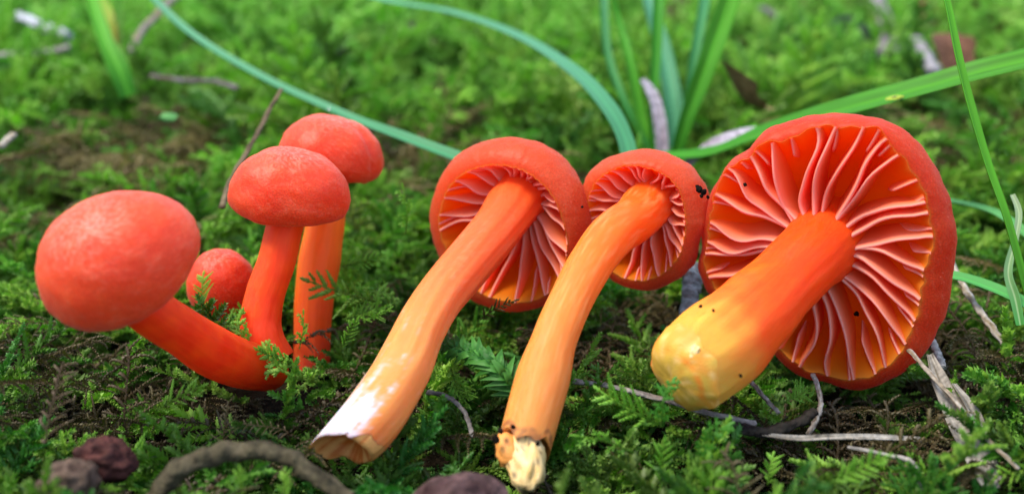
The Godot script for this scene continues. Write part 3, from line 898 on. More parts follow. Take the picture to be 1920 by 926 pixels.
# ---------------------------------------------------------------- sprigs, grass, litter
const LEAF_A := Color(0.21, 0.43, 0.055)
const LEAF_B := Color(0.30, 0.50, 0.075)
const LEAF_C := Color(0.07, 0.24, 0.025)
const DEAD := Color(0.26, 0.19, 0.11)

func build_sprigs() -> void:
	sprig("upright green moss sprig between the paired red stems", Vector3(-0.02598, 0.00324, -0.11957), Vector3(-0.02418, 0.00788, -0.12037), 0.3, 0, LEAF_A)
	sprig("pale green moss sprig leaning away from the yellow-orange stem's foot", Vector3(-0.02094, 0.00278, -0.12046), Vector3(-0.01911, 0.00684, -0.12211), -0.4, 1, LEAF_A)
	sprig("thin moss sprig arching across the yellow-orange stem", Vector3(-0.01718, 0.00656, -0.1263), Vector3(-0.02722, 0.00843, -0.12706), 0.2, 3, Color(0.18, 0.32, 0.045))
	sprig("bushy moss sprig level with the cap behind, beside the yellow-orange stem", Vector3(-0.0207, 0.00645, -0.12734), Vector3(-0.01549, 0.00849, -0.13032), 0.1, 4, LEAF_A)
	sprig("feathery moss sprig lying beside the yellow-orange stem", Vector3(-0.02156, 0.00437, -0.12542), Vector3(-0.01516, 0.00624, -0.12618), 0.5, 2, LEAF_A)
	sprig("slim upright moss sprig in front of the tiny cap", Vector3(-0.03895, 0.00562, -0.12593), Vector3(-0.03989, 0.01012, -0.12774), 0.2, 5, LEAF_B)
	sprig("moss sprig leaning against the curved red stem", Vector3(-0.03088, 0.00537, -0.11612), Vector3(-0.03551, 0.00802, -0.11934), 0.0, 6, LEAF_A)
	sprig("moss sprig hiding the foot of the curved red stem", Vector3(-0.02521, 0.00304, -0.11518), Vector3(-0.03088, 0.00537, -0.11612), 0.6, 1, LEAF_A)
	sprig("bright moss sprig under the leaning stem's foot", Vector3(-0.02234, 0.00255, -0.11282), Vector3(-0.0304, 0.00255, -0.11282), 0.4, 4, LEAF_B)
	sprig("forked moss sprig below the leaning stem", Vector3(-0.03995, 0.00195, -0.10719), Vector3(-0.03428, 0.00538, -0.10857), 0.2, 3, LEAF_B)
	sprig("brown feather-like moss sprig under the leaning stem", Vector3(-0.03089, 0.00133, -0.10154), Vector3(-0.0323, 0.00507, -0.10413), 0.2, -1, DEAD)
	sprig("brown comb-like dead moss sprig beside the white-footed stem", Vector3(-0.02423, 0.00186, -0.10284), Vector3(-0.02913, 0.00373, -0.10359), -0.3, -2, DEAD)
	sprig("dark moss sprig poking up over the rim of the white-footed mushroom's cap", Vector3(-0.00384, 0.00742, -0.1191), Vector3(0.00013, 0.01069, -0.12042), 0.0, 7, Color(0.09, 0.075, 0.025))
	sprig("toothed moss sprig hanging below the dark hollow by the orange stems", Vector3(-0.00714, 0.00399, -0.1134), Vector3(-0.00599, 0.00041, -0.1098), 0.0, 2, LEAF_A)
	sprig("curled moss sprig arching up to the cut yellow base", Vector3(0.0163, 0.00292, -0.10219), Vector3(0.00907, 0.00634, -0.10249), 0.4, 5, LEAF_A)
	sprig("flat green moss sprig near the broken pale tip", Vector3(0.01282, 0.00192, -0.09854), Vector3(0.00675, 0.0045, -0.10067), 0.5, 0, LEAF_A)
	sprig("tall green moss sprig standing before the dark hollow", Vector3(0.0152, 0.00029, -0.09465), Vector3(0.01509, 0.00532, -0.09669), 0.3, 3, LEAF_A)
	sprig("spreading moss sprig at the cut yellow base", Vector3(0.01547, 0.00608, -0.09699), Vector3(0.01452, 0.01012, -0.0997), 0.3, 4, LEAF_C)
	sprig("soft dark moss sprig in front of the cut yellow base", Vector3(0.01813, 0.00417, -0.09406), Vector3(0.02053, 0.00837, -0.09576), 0.2, 6, LEAF_C)
	sprig("blurred green moss sprig closest to the lens, below the grey straw", Vector3(0.03083, 0.00423, -0.08977), Vector3(0.03648, 0.00709, -0.09093), 0.2, 1, LEAF_A)
	sprig("small bright moss sprig under the biggest cap", Vector3(0.0314, 0.00076, -0.11102), Vector3(0.03568, 0.0018, -0.11252), 0.3, 2, LEAF_A)
	sprig("small green sprig below the grey straw", Vector3(0.02629, -0.00003, -0.0956), Vector3(0.02708, 0.00298, -0.09789), 0.4, 5, LEAF_A)
	sprig("green sprig hanging by the thick pale shoot", Vector3(0.05741, 0.002, -0.10828), Vector3(0.05441, -0.00083, -0.10499), 0.2, 0, LEAF_A)
	sprig("thick pale green shoot crossing the dry blades' lower ends", Vector3(0.05471, 0.00144, -0.09727), Vector3(0.04793, -0.0008, -0.09529), 0.2, 7, LEAF_B)
	sprig("green spiky moss shoot in front of the arched brown stalk", Vector3(-0.02596, 0.00292, -0.08816), Vector3(-0.02647, 0.00646, -0.08959), 0.3, 3, LEAF_B)
	sprig("second green moss shoot before the arched brown stalk, beside its fallen end", Vector3(-0.02138, 0.00268, -0.08807), Vector3(-0.02265, 0.00575, -0.08931), 0.5, 5, LEAF_B)
	sprig("bright moss shoot at the dull pink lump", Vector3(-0.04111, 0.00304, -0.08929), Vector3(-0.03802, 0.00447, -0.08987), 0.3, 7, LEAF_B)
	sprig("upright brown dead moss tuft near the dark lump", Vector3(-0.04666, 0.00565, -0.09466), Vector3(-0.04766, 0.01216, -0.10052), 0.2, -3, Color(0.17, 0.12, 0.09))
	sprig("bright green moss sprig beside the white-footed cap's open edge", Vector3(-0.01415, 0.01182, -0.13598), Vector3(-0.01309, 0.01805, -0.1385), 0.3, 0, LEAF_A)
	sprig("low green sprig between the paired stems and the white-footed stem", Vector3(-0.02234, 0.00866, -0.13255), Vector3(-0.0164, 0.00996, -0.13307), 0.4, 1, LEAF_A)
	sprig("tall bright moss tip standing at the edge of the dead brown patch", Vector3(-0.08265, 0.00958, -0.21489), Vector3(-0.08478, 0.017, -0.21788), 0.2, 2, LEAF_B)
	sprig("dense moss sprig hiding the underside of the tiny cap", Vector3(-0.03834, 0.00142, -0.12531), Vector3(-0.03657, 0.00572, -0.12812), 0.3, 4, LEAF_A)
	sprig("low moss sprig curling beside the tiny cap, touching the curved red stem", Vector3(-0.03292, 0.00142, -0.12531), Vector3(-0.03554, 0.0054, -0.12799), -0.3, 1, LEAF_A)
	# a different moss: a curled shoot with broad overlapping leaves
	var o := thing("leafy_moss_shoot", "curled moss shoot with broad glossy overlapping leaves between the lying stems", "moss sprig", Vector3(0, 0.00311, -0.10873))
	var path := [Vector3(0.00091, 0.00233, -0.1095), Vector3(-0.0012, 0.00534, -0.10963), Vector3(-0.00364, 0.00666, -0.11124), Vector3(-0.00616, 0.00647, -0.11332), Vector3(-0.00782, 0.00583, -0.11523)]
	var g := Geo.new()
	for k in 26:
		var t := k / 26.0
		var p := curve(path, t)
		var d := (curve(path, minf(t + 0.03, 1.0)) - p).normalized()
		for s in [-1.0, 1.0, 0.3]:
			g = Geo.new()
			var side: Vector3 = d.cross(Vector3(0, 0.6, 0.8)).normalized() * s
			var size: float = 0.0026 * (1.0 - 0.35 * t)
			broad_leaf(g, p, (d * rng.randf_range(0.5, 1.0) + side * rng.randf_range(0.5, 1.0) + Vector3(rng.randf_range(-0.3, 0.3), rng.randf_range(0.0, 0.6), rng.randf_range(0.0, 0.5))).normalized(), size, size * 0.36, Color(0.025, 0.12, 0.018).lerp(Color(0.08, 0.26, 0.04), rng.randf()))
			part("leaf", g, mats.blade, o)

func broad_leaf(g: Geo, p: Vector3, d: Vector3, length: float, width: float, col: Color) -> void:
	var side := d.cross(Vector3(0, 0.7, 0.7)).normalized()
	var up := side.cross(d).normalized()
	var q := p
	for k in 6:
		var t := k / 5.0
		var w := width * 0.5 * sin(PI * pow(0.08 + 0.92 * t, 0.8)) + 0.00002
		var lift := up * sin(t * PI) * length * 0.22
		g.add(q + lift - side * w + up * w * 0.4, col)
		g.add(q + lift, col * 0.85)
		g.add(q + lift + side * w + up * w * 0.4, col)
		q += d * length / 5.0 - up * length * 0.075 * k
	g.sheet(6, 3)

# a grass blade: a folded ribbon along a curve; face is the way its upper side looks
func ribbon(path: Array, widths: Array, face: Vector3, fold: float, colour: Callable, twist := 0.0, rows := 48) -> Geo:
	var g := Geo.new()
	for r in rows:
		var t := float(r) / (rows - 1)
		var p := curve(path, t)
		var d := (curve(path, minf(t + 0.02, 1.0)) - curve(path, maxf(t - 0.02, 0.0))).normalized()
		var side := d.cross(face).normalized().rotated(d, twist * t)
		var up := side.cross(d).normalized()
		var w := along(widths, t)
		for k in 9:
			var s := (k - 4) / 4.0
			var vein := 0.00004 * (1.0 if k % 2 else -1.0)
			g.add(p + side * s * w + up * (absf(s) * fold * w + vein), colour.call(t, s))
		# the underside, so that the blade has a thickness
	var n := g.v.size()
	for k in n:
		var t := float(k / 9) / (rows - 1)
		var d := (curve(path, minf(t + 0.02, 1.0)) - curve(path, maxf(t - 0.02, 0.0))).normalized()
		var up := d.cross(face).normalized().rotated(d, twist * t).cross(d).normalized()
		g.add(g.v[k] - up * 0.00012, g.c[k])
	g.sheet(rows, 9)
	var m := Geo.new()
	m.sheet(rows, 9, false, n)
	for k in range(0, m.i.size(), 3):
		g.tri(m.i[k], m.i[k + 2], m.i[k + 1])
	for r in rows - 1:
		for e in [0, 8]:
			g.quad(r * 9 + e, (r + 1) * 9 + e, n + (r + 1) * 9 + e, n + r * 9 + e)
	return g

func green_blade(c0: Color, c1: Color, vein := 0.25) -> Callable:
	return func(t: float, s: float) -> Color:
		var k := c0.lerp(c1, t) * (1.0 + vein * (0.5 * sin(s * 14.0) + noise.get_noise_2d(s * 8.0, t * 1.5) + 0.6 * noise.get_noise_2d(s * 2.0 + 40.0, t * 7.0)))
		return k.lerp(c1 * 1.7, 0.5 if absf(s) < 0.13 else 0.0)

func straw(path: Array, r0: float, r1: float, col: Color, col2: Color, flat := 0.7, knobby := 0.12) -> Geo:
	var g := Geo.new()
	var rows := 72
	for r in rows:
		var t := float(r) / (rows - 1)
		var p := curve(path, t) + Vector3(noise.get_noise_2d(t * 7.0, r0 * 7000.0), noise.get_noise_2d(t * 7.0, r0 * 9000.0 + 30.0), 0) * r0 * 0.3
		var d := (curve(path, minf(t + 0.02, 1.0)) - curve(path, maxf(t - 0.02, 0.0))).normalized()
		var side := d.cross(Vector3(0, 0.8, 0.6)).normalized()
		var up := side.cross(d).normalized()
		var w := lerpf(r0, r1, t) * (1.0 + 0.2 * noise.get_noise_2d(t * 6.0, r0 * 9000.0))
		if r == 0 or r == rows - 1:
			w *= 0.3
		for k in 10:
			var a := TAU * k / 10.0
			var n := noise.get_noise_3d(cos(a) * 2.0, sin(a) * 2.0, t * 5.0 + col.r * 50.0)
			var lump := 1.0 + 0.2 * n + knobby * noise.get_noise_3d(cos(a) * 3.0, sin(a) * 3.0, t * 22.0)
			g.add(p + side * cos(a) * w * lump + up * sin(a) * w * flat * lump, mixc(col, col2, 0.5 + n * 1.2))
	g.sheet(rows, 10, true)
	return g

func build_grass() -> void:
	var teal := Color(0.06, 0.25, 0.10)
	var teal2 := Color(0.11, 0.33, 0.18)
	var fresh := Color(0.04, 0.23, 0.012)
	var fresh2 := Color(0.10, 0.36, 0.022)
	single("grass_stalk", ribbon([Vector3(-0.07482, 0.03664, -0.21503), Vector3(-0.06011, 0.0272, -0.20044), Vector3(-0.04421, 0.02141, -0.18731), Vector3(-0.02792, 0.01763, -0.175), Vector3(-0.01668, 0.01611, -0.16575), Vector3(-0.00483, 0.01386, -0.15837)], [0.0006, 0.0008, 0.0009, 0.0010, 0.0013, 0.0015], Vector3(0.2, 0.92015, 0.27536), 0.5, green_blade(teal2, teal, 0.15)), mats.blade, "straight blue-green grass blade slanting down behind the creased red cap", "grass blade", Vector3(-0.00609, 0, -0.19964))
	single("grass_stalk", ribbon([Vector3(-0.04382, 0.0277, -0.25575), Vector3(-0.02775, 0.02528, -0.24123), Vector3(-0.01183, 0.02558, -0.2233), Vector3(0.00098, 0.02508, -0.20233), Vector3(0.00982, 0.02358, -0.18187), Vector3(0.01476, 0.02078, -0.1698), Vector3(0.01737, 0.01696, -0.16286), Vector3(0.01776, 0.01342, -0.15712)], [0.0010, 0.0015, 0.0018, 0.0020, 0.0020, 0.0018, 0.0015, 0.0011], Vector3(0.3, 0.87379, 0.29409), 0.2, green_blade(teal2, teal, 0.1)), mats.blade, "wide blue-green grass blade arching over the bank, bent down beside the tuft", "grass blade", Vector3(0.02267, 0, -0.20296))
	single("grass_stalk", ribbon([Vector3(0.02487, 0.0086, -0.18213), Vector3(0.03228, 0.01189, -0.17268), Vector3(0.03956, 0.0179, -0.16432), Vector3(0.04869, 0.02303, -0.15776), Vector3(0.05747, 0.02725, -0.153), Vector3(0.06558, 0.03067, -0.15007), Vector3(0.07708, 0.03382, -0.14918)], [0.0007, 0.0015, 0.0021, 0.0024, 0.0023, 0.0023, 0.0023], Vector3(-0.2, 0.93888, 0.32171), 0.25, green_blade(fresh, fresh2 * 0.62, 0.3)), mats.blade, "broad bright green grass blade with a yellow spot, reaching out behind the biggest cap", "grass blade", Vector3(0.02823, 0, -0.20638))
	var g := Geo.new()
	blob(g, Vector3(0.05395, 0.02644, -0.15159), Vector3(0.0013, 0.0001, 0.0005), Basis(Vector3(0.97, 0.16652, -0.17513), Vector3(-0.2, 0.93888, 0.32171), Vector3(0.1, -0.27536, 0.92015)).orthonormalized(), 0.3, 2.0, func(d, p): return Color(0.05, 0.03, 0.01) if Vector2(d.x, d.z).length() < 0.3 else Color(0.55, 0.50, 0.02), 14, 16)
	part("yellow_spot", g, mats.flesh, get_node("grass_stalk_002"))
	single("grass_stalk", ribbon([Vector3(0.05164, 0.0463, -0.13697), Vector3(0.05255, 0.04226, -0.13426), Vector3(0.05343, 0.03649, -0.13085), Vector3(0.05461, 0.03082, -0.12748), Vector3(0.05609, 0.02524, -0.12415), Vector3(0.05784, 0.01975, -0.12085), Vector3(0.05972, 0.01337, -0.11827), Vector3(0.06144, 0.0083, -0.1173)], [0.0005, 0.0006, 0.0007, 0.00075, 0.0007, 0.0007, 0.0007, 0.0007], Vector3(0.5, 0.57784, 0.62937), 0.7, green_blade(fresh2, fresh2 * 0.8, 0.2)), mats.blade, "thin upright grass stalk crossing in front of the broad spotted blade", "grass blade", Vector3(0.06764, 0, -0.1281))
	single("grass_stalk", ribbon([Vector3(0.06532, 0.0066, -0.16515), Vector3(0.06719, 0.0092, -0.15541), Vector3(0.06893, 0.01043, -0.14836), Vector3(0.06963, 0.01066, -0.14198), Vector3(0.07174, 0.00909, -0.13704)], [0.0006, 0.0008, 0.0009, 0.0009, 0.0008], Vector3(0, 0.96651, 0.25663), 0.5, green_blade(Color(0.09, 0.30, 0.09), Color(0.10, 0.32, 0.08), 0.1)), mats.blade, "blurred thin grass blade bending down past the biggest cap, the upper of two", "grass blade", Vector3(0.08243, 0, -0.15714))
	single("grass_stalk", ribbon([Vector3(0.053, 0.00868, -0.1304), Vector3(0.05701, 0.00884, -0.12831), Vector3(0.06021, 0.0084, -0.12597), Vector3(0.06263, 0.00782, -0.12358), Vector3(0.06561, 0.00655, -0.12091)], [0.0006, 0.0009, 0.0010, 0.0010, 0.0010], Vector3(0, 0.96651, 0.25663), 0.5, green_blade(Color(0.08, 0.33, 0.08), Color(0.09, 0.36, 0.08), 0.1)), mats.blade, "curved grass blade coming out from behind the biggest cap's red edge", "grass blade", Vector3(0.07007, 0, -0.1281))
	single("grass_sheath", ribbon([Vector3(0.06203, 0.00595, -0.12067), Vector3(0.06184, 0.00854, -0.12279), Vector3(0.06144, 0.01118, -0.12494), Vector3(0.06276, 0.01448, -0.12735), Vector3(0.06369, 0.01721, -0.12953), Vector3(0.06334, 0.01905, -0.13135)], [0.0005, 0.0006, 0.0005, 0.0004, 0.0004, 0.0003], Vector3(-0.4, 0.57784, 0.62937), 0.6, green_blade(Color(0.07, 0.30, 0.06), Color(0.36, 0.44, 0.26), 0.1)), mats.blade, "pale green grass sheath with whitish tip behind the thin upright stalk", "grass sheath", Vector3(0.06828, 0, -0.13282))
	# the tuft behind the middle lying cap
	var t := thing("grass_tuft", "tuft of upright green grass blades with one dry grey blade behind the lying caps", "grass tuft", Vector3(0.02864, 0, -0.20129))
	var blades := [
		[[Vector3(0.02683, 0.00322, -0.19614), Vector3(0.02137, 0.01244, -0.19986), Vector3(0.01832, 0.02059, -0.20855), Vector3(0.01793, 0.0292, -0.21742), Vector3(0.01813, 0.0343, -0.22487)], [0.0006, 0.0008, 0.0008, 0.0008, 0.0006], fresh * 0.9, teal],
		[[Vector3(0.02534, 0.00322, -0.19614), Vector3(0.02385, 0.0106, -0.19912), Vector3(0.02217, 0.01959, -0.20383), Vector3(0.02016, 0.0272, -0.21122), Vector3(0.01832, 0.03381, -0.21389)], [0.0010, 0.0012, 0.0009, 0.0006, 0.0004], fresh2, fresh],
		[[Vector3(0.02569, 0.00473, -0.19136), Vector3(0.02569, 0.01372, -0.19499), Vector3(0.02644, 0.02229, -0.20061), Vector3(0.02733, 0.03087, -0.20731), Vector3(0.0283, 0.0357, -0.21465)], [0.0006, 0.0008, 0.0010, 0.0011, 0.0010], fresh, fresh],
		[[Vector3(0.03135, 0.00172, -0.20092), Vector3(0.03104, 0.01064, -0.20669), Vector3(0.02984, 0.01836, -0.21412), Vector3(0.02794, 0.02639, -0.22168), Vector3(0.0266, 0.03274, -0.22856)], [0.0015, 0.0019, 0.0018, 0.0015, 0.0012], teal, teal2],
		[[Vector3(0.03081, 0.00369, -0.19633), Vector3(0.03327, 0.0126, -0.20317), Vector3(0.03482, 0.01965, -0.20817), Vector3(0.03714, 0.02744, -0.21563), Vector3(0.03946, 0.03331, -0.22448)], [0.0006, 0.0008, 0.0010, 0.0010, 0.0008], fresh, teal],
		[[Vector3(0.02869, 0.00506, -0.18717), Vector3(0.03056, 0.01264, -0.18808), Vector3(0.03349, 0.02072, -0.19027), Vector3(0.03649, 0.02853, -0.19342), Vector3(0.03976, 0.0372, -0.19693)], [0.0008, 0.0013, 0.0017, 0.0019, 0.0018], fresh * 0.8, fresh2],
		[[Vector3(0.03085, 0.00367, -0.19309), Vector3(0.0342, 0.00726, -0.18806), Vector3(0.03863, 0.01103, -0.18527), Vector3(0.04237, 0.01355, -0.18414)], [0.0006, 0.0010, 0.0010, 0.0004], fresh, fresh2],
	]
	for b in blades:
		part("blade", ribbon(b[0], b[1], Vector3(0.15, 0.66166, 0.70335), 0.45, green_blade(b[2], b[3], 0.2)), mats.blade, t)
	var dry := func(tt: float, s: float) -> Color: return mixc(Color(0.36, 0.28, 0.33), Color(0.62, 0.58, 0.66), tt + 0.6 * noise.get_noise_2d(s * 4.0, tt * 5.0))
	part("dry_blade", ribbon([Vector3(0.02716, 0.00444, -0.18908), Vector3(0.02687, 0.01023, -0.19142), Vector3(0.02585, 0.01532, -0.19456), Vector3(0.02375, 0.01839, -0.19688)], [0.0011, 0.0012, 0.0010, 0.0005], Vector3(-0.2, 0.66166, 0.70335), 0.3, dry), mats.dry, t)
	single("dry_grass_blade", ribbon([Vector3(0.02795, 0.00644, -0.17695), Vector3(0.03077, 0.00997, -0.17622), Vector3(0.03397, 0.01277, -0.17519), Vector3(0.03796, 0.01464, -0.17379), Vector3(0.04228, 0.01568, -0.17205)], [0.0008, 0.0011, 0.0013, 0.0013, 0.0008], Vector3(-0.2, 0.91125, 0.3868), 0.3, dry), mats.dry, "grey-violet withered grass blade curving up to the biggest cap", "dry grass", Vector3(0.03103, 0, -0.19641))
	# small blades far up the bank
	var s := thing("grass_tuft", "small blurred grass seedling with green and tan blades beyond the dead moss", "grass tuft", Vector3(-0.09318, 0, -0.25969))
	for b in [[[Vector3(-0.07546, 0.01151, -0.21157), Vector3(-0.07735, 0.01637, -0.21353), Vector3(-0.0812, 0.02165, -0.21864), Vector3(-0.08632, 0.02848, -0.22835)], [0.0016, 0.0020, 0.0015, 0.001], fresh * 0.8, fresh2], [[Vector3(-0.09007, 0.01359, -0.24714), Vector3(-0.09091, 0.01917, -0.24939), Vector3(-0.09444, 0.02287, -0.25585), Vector3(-0.09803, 0.02674, -0.26237)], [0.0009, 0.0013, 0.0011, 0.0008], Color(0.40, 0.28, 0.05), fresh2], [[Vector3(-0.08971, 0.01359, -0.24714), Vector3(-0.08887, 0.01917, -0.24939), Vector3(-0.08838, 0.02699, -0.25255)], [0.0009, 0.0010, 0.0009], Color(0.16, 0.2, 0.06), fresh2]]:
		part("blade", ribbon(b[0], b[1], Vector3(0.1, 0.70802, 0.68462), 0.4, green_blade(b[2], b[3], 0.15)), mats.blade, s)

func build_litter() -> void:
	var grey := Color(0.42, 0.38, 0.34)
	var pale := Color(0.66, 0.60, 0.52)
	var brown := Color(0.13, 0.085, 0.05)
	var tan_ := Color(0.38, 0.28, 0.16)
	var none := func(tt: float, s: float) -> Color: return mixc(Color(0.16, 0.13, 0.09), Color(0.56, 0.52, 0.46), 0.5 + 0.9 * noise.get_noise_2d(s * 7.0, tt * 2.0))
	single("dry_straw", ribbon([Vector3(0.02647, 0.00122, -0.10366), Vector3(0.03057, 0.00122, -0.10258), Vector3(0.03461, 0.00133, -0.10262), Vector3(0.03923, 0.00133, -0.10262), Vector3(0.0443, 0.00111, -0.10253)], [0.0002, 0.0004, 0.0004, 0.0004, 0.0003], Vector3(0, 0.96651, 0.25663), 0.4, none), mats.dry, "weathered grey straw lying flat below the biggest cap", "straw", Vector3(0.03504, 0, -0.10367))
	single("dry_grass_blade", ribbon([Vector3(0.04947, 0.0045, -0.11577), Vector3(0.04947, 0.00268, -0.11072), Vector3(0.04956, 0.00134, -0.10478), Vector3(0.04963, 0.00003, -0.09994), Vector3(0.04985, -0.00112, -0.09624)], [0.0004, 0.0010, 0.0014, 0.0012, 0.0008], Vector3(-0.3, 0.76328, 0.55444), 0.5, none), mats.dry, "wide pale dry grass blade at the lower corner beside the biggest cap", "dry grass", Vector3(0.04881, 0, -0.09414))
	single("dry_grass_blade", ribbon([Vector3(0.04989, 0.00423, -0.10918), Vector3(0.05074, 0.0027, -0.10533), Vector3(0.05091, 0.0008, -0.10133), Vector3(0.05084, -0.00067, -0.0975)], [0.0003, 0.0008, 0.0007, 0.0005], Vector3(0.3, 0.76328, 0.55444), 0.5, none), mats.dry, "narrow dry grass strip folded along the wide pale blade", "dry grass", Vector3(0.04993, 0, -0.09555))
	single("dry_straw", straw([Vector3(0.04699, 0.00492, -0.11701), Vector3(0.04795, 0.00438, -0.1114), Vector3(0.04945, 0.00338, -0.10453), Vector3(0.05061, 0.00241, -0.09982), Vector3(0.05215, 0.00149, -0.09621)], 0.00030, 0.00024, tan_ * 0.7, pale * 0.8), mats.dry, "thin tan straw laid slantwise over the wide pale dry blade", "straw", Vector3(0.05295, 0, -0.09748))
	single("rootlet", straw([Vector3(0.03561, 0.00245, -0.11494), Vector3(0.03558, 0.00161, -0.11136), Vector3(0.03502, 0.00093, -0.10893), Vector3(0.03414, 0.00005, -0.10749), Vector3(0.03309, -0.00054, -0.10618)], 0.0003, 0.0003, brown * 1.6, pale * 0.8), mats.dry, "curved brown rootlet hanging below the biggest cap", "rootlet", Vector3(0.03268, 0, -0.10476))
	single("twig", straw([Vector3(0.0272, 0.00305, -0.1141), Vector3(0.0284, 0.0024, -0.1106), Vector3(0.02993, 0.00167, -0.10707)], 0.0003, 0.00025, brown, grey), mats.dry, "short straight twig beside the cut yellow base", "twig", Vector3(0.03059, 0, -0.10932))
	single("twig", straw([Vector3(0, 0.00259, -0.11391), Vector3(0.00616, 0.0031, -0.11196), Vector3(0.01038, 0.00313, -0.1109), Vector3(0.01683, 0.00266, -0.10855), Vector3(0.02188, 0.00219, -0.1062), Vector3(0.02698, 0.00162, -0.10489)], 0.0003, 0.00035, Color(0.28, 0.22, 0.20), grey), mats.dry, "long thin grey stalk passing under the orange stem with broken tip", "twig", Vector3(0.02755, 0, -0.107))
	single("twig", straw([Vector3(0.02346, 0.00134, -0.10478), Vector3(0.02734, 0.00133, -0.1037), Vector3(0.03167, 0.00189, -0.105), Vector3(0.03371, 0.00246, -0.10632)], 0.0008, 0.0005, Color(0.015, 0.011, 0.009), Color(0.05, 0.04, 0.03)), mats.dry, "dark rotten twig crossing the grey straw's end", "twig", Vector3(0.02779, 0, -0.10531))
	single("rootlet", straw([Vector3(-0.00993, 0.0014, -0.11236), Vector3(-0.00733, 0.00183, -0.11037), Vector3(-0.00529, 0.00116, -0.10795), Vector3(-0.00434, 0.00026, -0.10434)], 0.0003, 0.00025, Color(0.13, 0.12, 0.11), grey * 0.7), mats.dry, "dark curved grass stalk beside the white-footed stem", "rootlet", Vector3(-0.00434, 0, -0.10421))
	single("dry_straw", straw([Vector3(0.03573, 0.00145, -0.10051), Vector3(0.04014, 0.00161, -0.09842), Vector3(0.04156, 0.00154, -0.09731), Vector3(0.041, 0.00137, -0.09401), Vector3(0.04037, 0.0008, -0.09162)], 0.0002, 0.0004, grey * 0.7, pale * 0.8), mats.dry, "sharply bent pale straw below the grey flat one", "straw", Vector3(0.04072, 0, -0.09231))
	single("dry_straw", straw([Vector3(0.05883, 0.00843, -0.13677), Vector3(0.05892, 0.00648, -0.13059), Vector3(0.05997, 0.00437, -0.12542), Vector3(0.06131, 0.00262, -0.12148)], 0.0004, 0.0005, tan_, pale), mats.dry, "leaning tan straw beyond the biggest cap's red edge", "straw", Vector3(0.06327, 0, -0.1251))
	single("dry_straw", straw([Vector3(0.05175, 0.00385, -0.12197), Vector3(0.05184, 0.00294, -0.11945), Vector3(0.0517, 0.00208, -0.11695)], 0.0004, 0.0006, grey, pale), mats.dry, "stubby pale straw at the biggest cap's lower edge", "straw", Vector3(0.05316, 0, -0.12013))
	single("pale_stalk", straw([Vector3(0.02458, 0.00631, -0.13807), Vector3(0.02371, 0.0046, -0.13306), Vector3(0.02288, 0.00263, -0.12903)], 0.0014, 0.0012, Color(0.3, 0.33, 0.32), Color(0.42, 0.45, 0.45)), mats.dry, "grey-green stalk seen in the gap between the two lying caps", "stalk", Vector3(0.0236, 0, -0.13282))
	# blurred things along the lower edge
	single("arched_stalk", straw([Vector3(-0.03501, 0.00174, -0.08984), Vector3(-0.03216, 0.0051, -0.0912), Vector3(-0.02775, 0.00585, -0.09259), Vector3(-0.02304, 0.00576, -0.09255), Vector3(-0.01919, 0.00438, -0.09091), Vector3(-0.01542, 0.00257, -0.0891)], 0.0012, 0.0008, Color(0.04, 0.034, 0.018), Color(0.13, 0.105, 0.06), 0.8, 0.10), mats.dry, "thick arched grey-brown stalk in front of the white-footed stem", "stalk", Vector3(-0.02868, 0, -0.09414))
	var lump := thing("woody_lump", "dull pink-brown woody lump split open beside a dark hole", "woody lump", Vector3(-0.04417, 0, -0.09508))
	var g := Geo.new()
	blob(g, Vector3(-0.04275, 0.00409, -0.08972), Vector3(0.00298, 0.00236, 0.00236), Basis(Vector3.BACK, 0.3), 0.22, 1.5, func(d, p): return mixc(Color(0.07, 0.042, 0.03), Color(0.19, 0.125, 0.09), 0.5 + n1(p, 500.0)), 26, 30)
	part("pale_half", g, mats.dry, lump)
	g = Geo.new()
	blob(g, Vector3(-0.04063, 0.00407, -0.09402), Vector3(0.00288, 0.00213, 0.00235), Basis(Vector3.BACK, -0.25), 0.32, 1.6, func(d, p): return mixc(Color(0.035, 0.013, 0.012), Color(0.14, 0.05, 0.04), 0.5 + n1(p, 500.0)), 26, 30)
	part("dark_half", g, mats.dry, lump)
	g = Geo.new()
	for r in 24:
		for k in 24:
			var p := Vector3(-0.00534, 0.004, -0.0886) + Vector3(1, 0.07417, -0.02997) * ((k - 11.5) * 0.00044) * (0.45 + 0.55 * sin(PI * (0.25 + r / 32.0))) + Vector3(0, 0.28519, -0.76234) * ((11.5 - r) * 0.00026)
			p += Vector3(0, 1, 0.4) * (-0.00002 * pow(k - 12, 2) + n1(p, 250.0) * 0.0007)
			g.add(p, mixc(Color(0.06, 0.03, 0.028), Color(0.16, 0.09, 0.085), 0.5 + n1(p, 350.0)))
	g.sheet(24, 24)
	single("dead_leaf", g, mats.dry, "curled purple-brown dead leaf between the two lying stem ends", "dead leaf", Vector3(-0.0057, 0, -0.09461))
	# up the bank
	single("twig", straw([Vector3(-0.0356, 0.02409, -0.16682), Vector3(-0.03702, 0.02132, -0.16139), Vector3(-0.03839, 0.01822, -0.15367), Vector3(-0.04008, 0.01484, -0.14798), Vector3(-0.04016, 0.01305, -0.14295)], 0.0003, 0.0005, brown * 0.8, tan_ * 0.7), mats.dry, "leaning brown moss stalk rising behind the two upright caps", "twig", Vector3(-0.04991, 0, -0.17751))
	single("twig", straw([Vector3(-0.07871, 0.02342, -0.26793), Vector3(-0.08024, 0.02099, -0.25271), Vector3(-0.08039, 0.01882, -0.2376), Vector3(-0.07919, 0.01662, -0.22722)], 0.0011, 0.0008, tan_ * 0.8, grey * 0.8), mats.dry, "bent tan twig next to the grass seedling", "twig", Vector3(-0.10528, 0, -0.30179))
